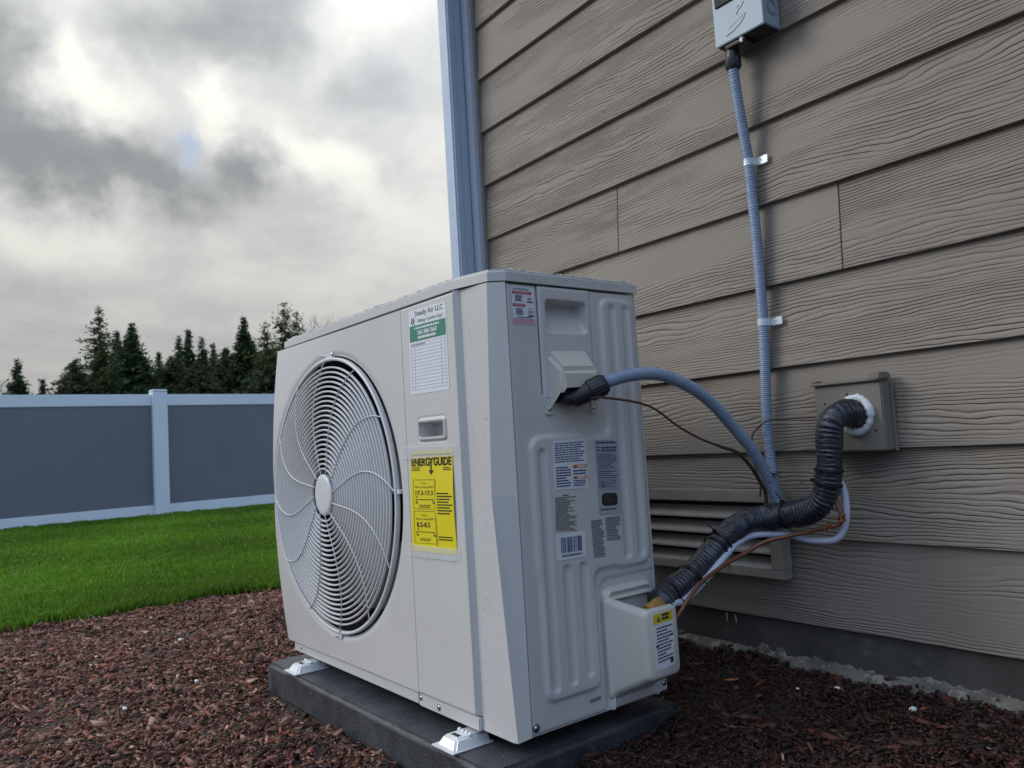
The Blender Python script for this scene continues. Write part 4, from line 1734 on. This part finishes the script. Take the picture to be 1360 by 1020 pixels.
# yellow energy label, slightly bowed, under two strips of clear tape
YQ = [(-.2790, .2900), (-.1235, .2940), (-.1215, .4800), (-.2675, .4800)]
mb = MB()
nx_, ny_ = 10, 16


def yh(s, t):
    return .0008 + .0026 * math.sin(math.pi * t) ** 2 * (s ** 2) + .0012 * math.sin(math.pi * t) * (1 - s) ** 3


class Bowed(Frame):
    """frame whose height follows the bowed sheet"""

    def __init__(self, base, quad, hf):
        self.b, self.q, self.hf = base, quad, hf

    def p(self, a, b, h=0.0):
        (x0, z0), (x1, z1), (x2, z2), (x3, z3) = self.q
        t = (b - (z0 + z1) / 2) / ((z2 + z3) / 2 - (z0 + z1) / 2)
        l, r = x0 + (x3 - x0) * t, x1 + (x2 - x1) * t
        s = (a - l) / (r - l)
        return self.b.p(a, b, self.hf(min(max(s, 0), 1), min(max(t, 0), 1)) + h)


BW = Bowed(FF, YQ, yh)
vs, fs = [], []
for i in range(nx_ + 1):
    for j in range(ny_ + 1):
        a, b = bil(YQ, i / nx_, j / ny_)
        vs.append(BW.p(a, b, 0))
for i in range(nx_):
    for j in range(ny_):
        q = i * (ny_ + 1) + j
        fs.append((q, q + ny_ + 1, q + ny_ + 2, q + 1))
mb.add(vs, fs)
en = mb.build("energy_label", YELLOWP, unit, smooth=60)
H_ = .0005
mb = MB()
text_on(BW, sub(YQ, .03, .848, .475, .930), H_, "ENERG", mb, .035)
text_on(BW, sub(YQ, .43, .868, .58, .930), H_, "Y", mb, .035)
text_on(BW, sub(YQ, .56, .848, .975, .930), H_, "GUIDE", mb, .035)
quad_on(BW, sub(YQ, .488, .80, .518, .885), H_, mb)
mb.add([BW.p(*bil(YQ, .445, .805), H_), BW.p(*bil(YQ, .561, .805), H_), BW.p(*bil(YQ, .503, .758), H_)], [(0, 1, 2)])
text_on(BW, sub(YQ, .12, .560, .53, .605), H_, "17.3-17.3", mb, .02)
text_on(BW, sub(YQ, .13, .245, .44, .295), H_, "8.5-8.5", mb, .02)
text_on(BW, sub(YQ, .24, .668, .38, .686), H_, "Cooling", mb)
text_on(BW, sub(YQ, .11, .628, .54, .650), H_, "Efficiency Rating (SEER2)", mb)
text_on(BW, sub(YQ, .24, .352, .38, .372), H_, "Heating", mb)
text_on(BW, sub(YQ, .11, .312, .54, .336), H_, "Efficiency Rating (HSPF2)", mb)
micro(BW, sub(YQ, .03, .795, .25, .838), H_, 3, .45, 21, mb, .3)
micro(BW, sub(YQ, .78, .795, .97, .832), H_, 2, .5, 22, mb, .2)
micro(BW, sub(YQ, .62, .365, .97, .585), H_, 8, .45, 23, mb, .25, .05, .2)
micro(BW, sub(YQ, .62, .115, .97, .165), H_, 2, .45, 24, mb, .2)
micro(BW, sub(YQ, .2, .430, .48, .465), H_, 2, .45, 25, mb, .2)
micro(BW, sub(YQ, .2, .105, .48, .135), H_, 2, .45, 26, mb, .2)
micro(BW, sub(YQ, .03, .945, .97, .965), H_, 1, .6, 27, mb, .05)
for (s0, t0, s1, t1) in ((.07, .425, .575, .715), (.07, .085, .575, .405)):
    for q in ((s0, t0, s1, t0 + .003), (s0, t1 - .003, s1, t1), (s0, t0, s0 + .006, t1), (s1 - .006, t0, s1, t1)):
        quad_on(BW, sub(YQ, *q), H_, mb)
for t in (.515, .195):
    quad_on(BW, sub(YQ, .12, t, .54, t + .006), H_, mb)
    for s in (.12, .52):
        quad_on(BW, sub(YQ, s, t - .035, s + .05, t - .022), H_, mb)
        quad_on(BW, sub(YQ, s, t - .016, s + .015, t), H_, mb)
for s, t in ((.135, .530), (.145, .212)):
    mb.add([BW.p(*bil(YQ, s, t + .02), H_), BW.p(*bil(YQ, s + .035, t + .02), H_), BW.p(*bil(YQ, s + .0175, t), H_)], [(0, 1, 2)])
quad_on(BW, sub(YQ, .59, .06, .596, .72), H_, mb)
mb.build("lettering", mat("ink_black", (.016, .013, .006), .5, vary=0), en, smooth=0)


def tape(q, h, name="tape"):
    mb = MB()
    n = 14
    vs, fs = [], []
    rr = random.Random(int(q[0][1] * 1000))
    for i in range(n + 1):
        for t in (0, .5, 1):
            a, b = bil(q, i / n, t)
            e = 1 if 0.12 < i / n < .9 else .3
            vs.append(FF.p(a, b + (rr.uniform(-.0008, .0008) if t != .5 else 0), .0004 + h * e + rr.uniform(0, .0003)))
    for i in range(n):
        for j in range(2):
            k = i * 3 + j
            fs.append((k, k + 3, k + 4, k + 1))
    mb.add(vs, fs)
    return mb.build(name, TAPEM, unit, smooth=60)


tape([(-.3040, .4640), (-.1040, .4685), (-.1038, .4890), (-.3040, .4905)], .0030)
tape([(-.2900, .2790), (-.1130, .2835), (-.1125, .3045), (-.2985, .3030)], .0030)

# ------------------------------------------------------------------ stickers on the right side
SF = Frame((.0062, 0, 0), (0, 1, 0), (0, 0, 1), (1, 0, 0))
# red and white warning sticker
RF = Frame((.0004, 0, 0), (0, 1, 0), (0, 0, 1), (1, 0, 0))
Q = [(.0575, .6880), (.1075, .6885), (.1080, .7540), (.0580, .7545)]
s_ = sheet(RF, Q, .0005).build("warning_sticker", WHITEP, unit, smooth=0)
mb = quad_on(RF, sub(Q, .02, .805, .88, .880), .0008)
quad_on(RF, sub(Q, .03, .47, .58, .545), .0008, mb)
mb.build("red_bar", INKR, s_, smooth=0)
quad_on(RF, sub(Q, .0, .02, .97, .155), .0008).build("pink_bar", INKP, s_, smooth=0)
mb = MB()
micro(RF, sub(Q, .06, .90, .80, .96), .0009, 2, .5, 31, mb, .2)
micro(RF, sub(Q, .14, .60, .46, .77), .0009, 5, .62, 32, mb, .2, .1, .3)
micro(RF, sub(Q, .16, .24, .48, .42), .0009, 5, .62, 33, mb, .2, .1, .3)
quad_on(RF, sub(Q, .68, .590, .93, .622), .0009, mb)
quad_on(RF, sub(Q, .68, .415, .88, .428), .0009, mb)
micro(RF, sub(Q, .70, .20, .96, .26), .0009, 1, .8, 34, mb, .1, .1, .2)
micro(RF, sub(Q, .70, .64, .90, .72), .0009, 2, .5, 35, mb, .4, .1, .2)
micro(RF, sub(Q, .70, .29, .92, .36), .0009, 2, .5, 36, mb, .4, .1, .2)
micro(RF, sub(Q, .2, .17, .9, .2), .0009, 1, .8, 37, mb, .2, .05, .12)
mb.build("print", INKB, s_, smooth=0)
mb = micro(RF, sub(Q, .08, .825, .8, .86), .0010, 1, .9, 38, None, .05, .08, .2)
micro(RF, sub(Q, .10, .49, .52, .525), .0010, 1, .9, 39, mb, .05, .08, .2)
mb.build("bar_print", INKP, s_, smooth=0)

# white instruction sticker with orange headings
Q = [(.1230, .3985), (.2010, .3965), (.2040, .4845), (.1255, .4835)]
s_ = sheet(SF, Q, .0005).build("instruction_sticker", WHITEP, unit, smooth=0)
mb = micro(SF, sub(Q, .04, .53, .97, .95), .0008, 9, .52, 41, None, .35, .05, .16)
micro(SF, sub(Q, .05, .03, .50, .46), .0008, 8, .55, 42, mb, .5, .08, .22)
micro(SF, sub(Q, .56, .26, .97, .375), .0008, 2, .55, 43, mb, .2, .1, .25)
micro(SF, sub(Q, .56, .03, .95, .17), .0008, 3, .55, 44, mb, .2, .1, .25)
mb.build("print", INKB, s_, smooth=0)
mb = quad_on(SF, sub(Q, .57, .415, .985, .485), .0008)
quad_on(SF, sub(Q, .57, .195, .985, .25), .0008, mb)
mb.build("orange_bar", INKO, s_, smooth=0)
mb = micro(SF, sub(Q, .70, .43, .93, .47), .0010, 1, .9, 45, None, .1, .1, .2)
micro(SF, sub(Q, .70, .205, .93, .24), .0010, 1, .9, 46, mb, .1, .1, .2)
mb.build("bar_print", WHITEP, s_, smooth=0)
mb = MB()
for t in (.42, .20):
    mb.add([SF.p(*bil(Q, .60, t), .0010), SF.p(*bil(Q, .66, t), .0010), SF.p(*bil(Q, .63, t + .05), .0010)], [(0, 1, 2)])
mb.build("triangle", INKM, s_, smooth=0)
# grey printed note straight on the paint
Q = [(.1190, .3275), (.1685, .3230), (.1715, .3885), (.1230, .3900)]
mb = micro(SF, sub(Q, .0, .0, 1, .93), .0005, 20, .62, 51, None, .45, .05, .2)
micro(SF, sub(Q, .35, .955, .65, .995), .0005, 1, .95, 52, mb, .05, .2, .3)
mb.build("printed_note", mat("ink_taupe", (.17, .17, .16), .5, vary=0), unit, smooth=0)
# barcode
Q = [(.1185, .2772), (.1855, .2760), (.1877, .3207), (.1190, .3222)]
s_ = sheet(SF, Q, .0005).build("barcode_sticker", WHITEP, unit, smooth=0)
rr = random.Random(9)
mb = MB()
s = .15
while s < .87:
    w = rr.choice((.008, .012, .02, .03))
    quad_on(SF, sub(Q, s, .27, min(s + w, .88), .86), .0008, mb)
    s += w + rr.choice((.007, .012, .02))
micro(SF, sub(Q, .16, .11, .88, .2), .0008, 1, .95, 62, mb, .0, .02, .05)
mb.build("bars", INKB, s_, smooth=0)
# silver rating plate
Q = [(.2255, .3450), (.2800, .3425), (.2835, .4790), (.2250, .4810)]
s_ = sheet(SF, Q, .0005).build("rating_plate", CLEARP, unit, smooth=0)
mb = micro(SF, sub(Q, .05, .94, .93, .975), .0008, 1, .7, 71, None, .05, .06, .2)
micro(SF, sub(Q, .26, .83, .96, .905), .0008, 2, .62, 72, mb, .15, .12, .3)
micro(SF, sub(Q, .05, .83, .22, .905), .0008, 2, .45, 73, mb, .1, .2, .6)
micro(SF, sub(Q, .06, .60, .95, .81), .0008, 9, .5, 74, mb, .4, .05, .2)
micro(SF, sub(Q, .06, .47, .95, .58), .0008, 4, .5, 75, mb, .4, .05, .2)
micro(SF, sub(Q, .06, .345, .95, .45), .0008, 4, .45, 76, mb, .6, .04, .2)
MB().ring(SF.p(*bil(Q, .24, .40), .0008), (1, 0, 0), .0038, .0007, 18, 4, .3).build("emblem", INKB, s_, smooth=0)
micro(SF, sub(Q, .06, .05, .95, .08), .0008, 1, .6, 77, mb, .3, .05, .2)
for t in (.335, .465, .59, .82):
    quad_on(SF, sub(Q, .04, t, .96, t + .004), .0008, mb)
tag(mb.build("print", INKB, s_, smooth=0), kind="stuff")
bq = sub(Q, .14, .115, .86, .285)
mb = MB()
pts = []
for k in range(24):
    a = 2 * math.pi * k / 24
    c_, s2 = math.cos(a), math.sin(a)
    f = (abs(c_) ** 5 + abs(s2) ** 5) ** (-.2)
    pts.append(SF.p(*bil(bq, .5 + .5 * f * c_, .5 + .5 * f * s2), .0009))
mb.poly(pts)
mb.build("black_patch", BLACKP, s_, smooth=0)
micro(SF, sub(bq, .1, .15, .9, .85), .0011, 4, .4, 79, None, .5, .06, .25).build("patch_print", mat("ink_dim", (.07, .07, .07), .5, vary=0), s_, smooth=0)
# two columns of certification print
mb = MB()
for q, sd_, n_ in (([(.2045, .2700), (.2335, .2690), (.2335, .3370), (.2030, .3370)], 81, 18), ([(.2400, .2960), (.2765, .2950), (.2775, .3385), (.2385, .3385)], 82, 12)):
    micro(SF, q, .0005, n_, .6, sd_, mb, .35, .06, .2)
    quad_on(SF, sub(q, .15, .965, .75, 1.0), .0006, mb)
mb.build("certification_print", mat("ink_taupe2", (.13, .14, .15), .5, vary=0), unit, smooth=0)
# faint stamp low on the side
SB = Frame((.0004, 0, 0), (0, 1, 0), (0, 0, 1), (1, 0, 0))
micro(SB, [(.178, .0215), (.206, .0225), (.206, .030), (.178, .029)], .0005, 1, .8, 84, None, .1, .08, .2).build("stamp", INKG, unit, smooth=0)

# label on the pipe cover
CF = Frame((.0886, 0, 0), (0, 1, 0), (0, 0, 1), (1, 0, 0))
Q = [(.2580, .0760), (.3045, .0800), (.3080, .1555), (.2600, .1545)]
s_ = sheet(CF, Q, .0005).build("caution_label", WHITEP, cover, smooth=0)
Q2 = [(.2580, .1550), (.3070, .1560), (.3075, .1730), (.2580, .1715)]
s2_ = sheet(CF, Q2, .0005).build("caution_header", mat("caution_yellow", (.70, .56, .03), .45, vary=.05), cover, smooth=0)

# ------------------------------------------------------------------ print on the caution label
# (drawn on the label sheets, so it is built into them)
mb = micro(CF, sub(Q, .08, .12, .95, .92), .0008, 11, .45, 91, None, .5, .05, .2)
quad_on(CF, sub(Q, .02, .50, .17, .555), .0009, mb)
quad_on(CF, sub(Q, .82, .66, .97, .71), .0009, mb)
quad_on(CF, sub(Q, .76, .06, .93, .19), .0009, mb)
mb2 = MB()
mb2.add([CF.p(*bil(Q2, .17, .2), .0009), CF.p(*bil(Q2, .33, .2), .0009), CF.p(*bil(Q2, .25, .8), .0009)], [(0, 1, 2)])
micro(CF, sub(Q2, .42, .15, .82, .9), .0009, 2, .7, 92, mb2, .1, .1, .25)
# these belong to the cover too (fourth level is not used)
v0, f0 = mb.v, mb.f
mb.add(mb2.v, mb2.f)
mb.build("caution_print", INKM, cover, smooth=0)

# ------------------------------------------------------------------ rain drops on the unit
mb = MB()
rr = random.Random(12)
for k in range(520):
    w = rr.random()
    if w < .40:       # on the lid's upper edge
        u_r = rr.random()
        e = rr.uniform(.003, .012)
        p = (-.88 + .79 * u_r, .0015 + e, .784) if rr.random() < .6 else (.0035 - e, .06 + .30 * u_r, .784)
        mb.dome(p, (0, 0, 1), rr.uniform(.0012, .0028), rr.uniform(.0010, .0020), 8, 3)
    elif w < .55:     # on the lid's side
        p = (.0036, rr.uniform(.06, .36), rr.uniform(.766, .778))
        mb.dome(p, (1, 0, 0), rr.uniform(.0006, .0016), .0009, 8, 3)
    elif w < .75:     # on the corner facet
        z = rr.uniform(.02, .74)
        q = rr.random()
        p = (-.083 + q * .05, .0109 + q * .0056, z)
        mb.dome(p, (.1, -1, 0), rr.uniform(.0006, .0014), .0009, 8, 3)
    elif w < .9:
        p = (.0022, rr.uniform(.05, .075), rr.uniform(.03, .55))
        mb.dome(p, (1, 0, 0), rr.uniform(.0006, .0015), .0009, 8, 3)
    else:
        p = (rr.uniform(-.27, -.10), -.0002, rr.uniform(.04, .75))
        mb.dome(p, (0, -1, 0), rr.uniform(.0005, .0010), .0006, 8, 3)
o = mb.build("water_droplets", WATERM, unit, smooth=80)
o["kind"] = "stuff"

# ------------------------------------------------------------------ fence
fence = thing("fence", (-11.25, 1.2, .10), "white vinyl privacy fence with grey board infill behind the lawn", "fence")
FP0, FP1 = Vector((-11.28, -1.0, 0)), Vector((-11.62, 3.0, 0))
fdir = (FP1 - FP0).normalized()
fang = math.atan2(fdir.y, fdir.x)
P205 = Vector((-11.42, 1.06, 0))
P205.x = FP0.x + (FP1.x - FP0.x) * (1.06 - FP0.y) / (FP1.y - FP0.y)
BAY = 2.44
ZB, ZT = .10, 1.755


def fm(off_):
    return Matrix.Translation(P205 + fdir * off_) @ Matrix.Rotation(fang, 4, "Z")


for k in range(-3, 4):
    mb = MB()
    mb.box((-.095, -.095, ZB - .1), (.095, .095, ZT + .035), .006, mtx=fm(k * BAY))
    post = mb.build("post", FENCEW, fence, world=True)
    cap = MB()
    cap.box((-.100, -.100, ZT + .0355), (.100, .100, ZT + .066), .012, 3, mtx=fm(k * BAY))
    cap.build("cap", FENCEW, post, world=True)
    if k == 3:
        break
    for z0, z1 in ((ZB + .01, ZB + .165), (ZT - .150, ZT + .004)):
        MB().box((.0955, -.03, z0), (BAY - .0955, .03, z1), .004, mtx=fm(k * BAY)).build("rail", FENCEW, fence, world=True)
    nb = 13
    L = (BAY - .192) / nb
    for j in range(nb):
        a = .096 + j * L
        MB().box((a + .0002, -.019, ZB + .1655), (a + L - .0002, .019, ZT - .1505), .0006, 1, mtx=fm(k * BAY)).build("board", FENCEG, fence, world=True)

# ------------------------------------------------------------------ trees beyond the fence
def conifer(kind, x, y, ztop, hw, seed, label):
    rg = np.random.default_rng(seed)
    t = thing("conifer_tree", (x, y, 0), label, "tree", "dark trees beyond the fence")
    H = ztop
    mb = MB()
    n = 10
    mb.tube([(0.02 * math.sin(k * 1.3), .02 * math.cos(k), H * .985 * k / n) for k in range(n + 1)],
            [max(.012, .17 * (H / 8) * (1 - k / n) ** 1.1) for k in range(n + 1)], 8)
    mb.build("trunk", BARKM, t, smooth=60)
    sparse = {"c": 1.0, "d": 1.25, "s": .62, "b": 1.3}[kind]
    nz = int(H * (8 if kind == "s" else 11))
    cen, siz, col = [], [], []
    for i in range(nz):
        z = .3 + (H - .32) * (i + rg.random() * .8) / nz
        q = 1 - z / H                                 # 0 at the top
        if kind == "b":
            R = hw * 1.7 * (min(1, q * 2.6) ** .7) * (.8 + .3 * rg.random())
        elif kind == "d":
            R = hw * (.03 + 2.9 * q ** .9)
        elif kind == "s":
            R = hw * (.10 + 2.1 * q ** .7) * (.6 + .65 * rg.random())
        else:
            R = hw * (.03 + 3.3 * q ** 1.0)
        R = min(R, hw * 2.3)
        nb = int(rg.integers(4, 8) * (1.0 if kind != "s" else .8) + (2 if kind in "db" else 0))
        for b in range(nb):
            a = rg.random() * 2 * np.pi
            L = R * rg.uniform(.55, 1.12)
            droop = rg.uniform(.05, .35) if kind != "s" else rg.uniform(-.15, .3)
            m = max(2, int(L / .13 * sparse) + 1)
            for j in range(m):
                f = (j + .5 + rg.normal(0, .15)) / m
                cen.append((np.cos(a) * L * f, np.sin(a) * L * f, z - droop * L * f + .12 * L * f * f))
                siz.append((.11 + .13 * rg.random()) * (1.15 - .5 * f) * (.45 + .55 * min(1, q * 4)))
                dead = rg.random()
                base = np.array([.046, .078, .034]) if kind != "s" else np.array([.078, .098, .036])
                if kind == "b":
                    base = np.array([.062, .082, .036])
                col.append(base * (.6 + .9 * rg.random()) + (np.array([.012, .010, .0]) if dead > .85 else 0))
    cen, siz, col = np.array(cen), np.array(siz), np.array(col)
    n = len(cen)
    Vs, Fs = [], []
    for rep in range(3):
        d = rg.normal(size=(n, 3))
        d[:, 2] *= .55
        d[:, :2] += cen[:, :2] / (np.linalg.norm(cen[:, :2], axis=1, keepdims=True) + .05) * .7
        d /= np.linalg.norm(d, axis=1, keepdims=True)
        s = rg.normal(size=(n, 3))
        s -= d * (s * d).sum(1, keepdims=True)
        s /= np.linalg.norm(s, axis=1, keepdims=True)
        c0 = cen + rg.normal(size=(n, 3)) * .05
        Lq, Wq = siz[:, None] * 1.5, siz[:, None] * .42
        v = np.stack([c0 - s * Wq * .5, c0 + s * Wq * .5, c0 + d * Lq * .6 + s * Wq * .55, c0 + d * Lq, c0 + d * Lq * .6 - s * Wq * .55], 1)
        Vs.append(v)
    Vv = np.concatenate(Vs)
    k = len(Vv)
    b0 = np.arange(k)[:, None] * 5
    F = np.concatenate([b0 + np.array([0, 1, 2]), b0 + np.array([0, 2, 4]), b0 + np.array([4, 2, 3])])
    tint = np.repeat(np.tile(col, (3, 1)), 5, 0)
    np_mesh("crown", Vv.reshape(-1, 3), F, NEEDLEM, t, tint=tint)
    return t


TREES = [
    ("c", -43.87, 1.94, 6.23, .60, "small thin spire conifer alone at the left end of the tree line"),
    ("c", -45.77, 3.15, 5.48, .40, "tiniest young conifer just showing over the left fence bay"),
    ("s", -41.49, 5.09, 8.54, 1.15, "tall sparse ragged conifer, highest tree over the left fence bay"),
    ("b", -39.65, 3.79, 5.71, 1.05, "low dark bushy evergreen at the left foot of the tall ragged conifer"),
    ("c", -43.33, 6.20, 7.65, .80, "pointed conifer between the tall ragged one and the broad dense one"),
    ("d", -39.28, 6.09, 7.39, 1.10, "broad dense dark conifer just left of the fence post"),
    ("c", -44.91, 8.49, 6.87, .55, "narrow small conifer directly above the fence post"),
    ("c", -43.71, 9.24, 7.54, .70, "slim conifer, first of the trio right of the fence post"),
    ("c", -41.66, 9.21, 7.63, .55, "thin conifer with the highest tip of the trio right of the fence post"),
    ("c", -42.46, 10.09, 7.31, .70, "slim conifer, last of the trio right of the fence post"),
    ("c", -45.20, 11.42, 7.44, .55, "thin background conifer left of the rounded dark evergreen"),
    ("b", -40.23, 10.61, 6.50, .95, "rounded dark evergreen left of the sharp black spire"),
    ("d", -39.01, 11.18, 7.91, .82, "sharp nearly black spire conifer over the right fence bay"),
    ("s", -37.74, 11.81, 7.46, 1.15, "olive green loose conifer right of the sharp black spire"),
    ("s", -36.48, 12.35, 8.28, 1.15, "tallest loose conifer beside the top corner of the unit"),
    ("s", -38.14, 13.60, 8.15, 1.15, "loose conifer half hidden behind the top corner of the unit"),
    ("d", -40.78, 12.17, 7.01, 1.05, "dense conifer filling the gap behind the olive one"),
    ("b", -39.90, 7.98, 6.02, 1.10, "low bushy evergreen filling the line behind the fence post"),
    ("b", -38.67, 8.78, 5.59, 1.20, "lowest broad evergreen bush under the slim trio"),
    ("b", -35.81, 11.25, 5.92, 1.10, "olive evergreen bush in front of the loose conifers"),
    ("b", -42.47, 5.29, 6.37, 1.10, "dark bush filling the foot of the pointed conifer"),
    ("b", -41.17, 6.87, 5.94, 1.00, "dark bush at the right foot of the broad dense conifer"),
]
for i, (k, x, y, zt2, hw, lab) in enumerate(TREES):
    conifer(k, x, y, zt2, hw, 100 + i, lab)


def bare_tree(x, y, H, seed, label, spread=.55, name="bare_tree"):
    rr = random.Random(seed)
    t = thing(name, (x, y, 0), label, "tree")
    trunk, crown = MB(), MB()

    def grow(p, d, L, r, lev):
        q = p + d * L
        mid = p + d * L * .5 + Vector((rr.gauss(0, .03), rr.gauss(0, .03), 0)) * L
        (trunk if lev < 2 else crown).tube([p, mid, q], [r, r * .85, r * .7], 5 if lev else 8)
        if lev >= 5:
            return
        for _ in range(rr.choice((2, 3, 3)) if lev else 4):
            nd = (d + Vector((rr.gauss(0, spread), rr.gauss(0, spread), rr.gauss(.12, .22)))).normalized()
            grow(p + d * L * rr.uniform(.55, 1.0), nd, L * rr.uniform(.58, .8), r * .58, lev + 1)
    grow(Vector((0, 0, 0)), Vector((0, 0, 1)), H * .34, .12, 0)
    trunk.build("trunk", TWIGM, t)
    crown.build("crown", TWIGM, t)


bare_tree(-46.1, 17.92, 11.8, 5, "pale leafless tree just above the left end of the unit lid")
bare_tree(-44.5, 1.15, 6.9, 8, "reddish leafless shrub at the far left edge above the fence", .7, "bare_shrub")
bare_tree(-44.0, 2.55, 6.3, 9, "leafless brown shrub between the small conifers at far left", .7, "bare_shrub")

# ------------------------------------------------------------------ odd bits lying on the mulch
def bit(name, x, y, r, m, label, cat, kind="pebble", yaw=0.0, seed=1, L=.02):
    z = float(ground_z(x, y)) + .014
    rr = random.Random(seed)
    bm = bmesh.new()
    if kind == "pebble":
        bmesh.ops.create_icosphere(bm, subdivisions=2, radius=1)
        for v in bm.verts:
            v.co = Vector((v.co.x * r * 1.25, v.co.y * r * .85, v.co.z * r * .75)) * (1 + rr.gauss(0, .04))
    else:
        bmesh.ops.create_cube(bm, size=1)
        bmesh.ops.subdivide_edges(bm, edges=bm.edges[:], cuts=2, use_grid_fill=True)
        for v in bm.verts:
            tp_ = 1 - .55 * abs(v.co.x * 2) ** 2
            v.co = Vector((v.co.x * L, v.co.y * r * tp_ * (1 + rr.gauss(0, .15)), v.co.z * r * .5 * tp_ + .02 * L * math.sin(v.co.x * 5) + rr.gauss(0, .0004)))
    mb = MB().bm(bm, Matrix.Rotation(yaw, 4, "Z"))
    o = mb.build(name, m, None, smooth=60)
    o.location = (x, y, z)
    tag(o, label, cat)


bit("wood_splinter", -1.059, -.153, .006, ORNM, "bright orange wood splinter lying nearest the pipe cover", "wood chip", "chip", .9, 1, .030)
bit("pebble", -.867, -.086, .0045, PEBM, "white pebble on dark mulch right below the middle of the foundation", "pebble", "pebble", .3, 2)
bit("pebble", -.926, -.125, .0030, PEBM, "smallest white pebble, left of the others by the foundation", "pebble", "pebble", .1, 3)
bit("pebble", -.719, -.100, .0062, PEBM, "largest white pebble, at right beside a red chip near the foundation", "pebble", "pebble", 1.2, 4)
bit("wood_chip", -.736, -.141, .0055, ORNM, "small orange chip left of the largest white pebble", "wood chip", "chip", .4, 5, .012)
bit("wood_chip", -.637, -.217, .006, REDWM, "red wood chip in the lower right corner", "wood chip", "chip", -.4, 6, .026)
bit("twig", -.588, -.166, .0032, TANWM, "pale thin twig at the lower right edge", "twig", "chip", -.2, 7, .055)
bit("twig", -.800, -.360, .0032, TANWM, "pale twig at the bottom edge right of the pad", "twig", "chip", -.9, 8, .030)
bit("wood_chip", -.705, -.088, .005, REDWM, "red chip just above the largest white pebble", "wood chip", "chip", .9, 9, .016)
bit("pebble", -2.213, -1.062, 0.0061, PEBM, "white pebble lowest on the left mulch bed", "pebble", "pebble", .4, 10)
bit("pebble", -2.813, -.784, 0.0072, PEBM, "white pebble on the left mulch midway to the pad", "pebble", "pebble", 1.0, 11)
bit("pebble", -2.246, -.881, 0.0058, PEBM, "white pebble left of the pad's end", "pebble", "pebble", .2, 12)
bit("pebble", -3.431, -.745, 0.0068, PEBM, "white pebble at the far edge of the mulch near the grass", "pebble", "pebble", 2.0, 13)
# two nail tips under the siding
mb = thing("nail", (-1.168, .002, .375), "two pale nail tips hanging under the lowest siding board", "nail")
for dx in (-.011, .012):
    MB().tube([(-1.168 + dx, -.004, .392), (-1.167 + dx * 1.1, -.0035, .374)], .0016, 8).build("tip", TANWM, mb, world=True)
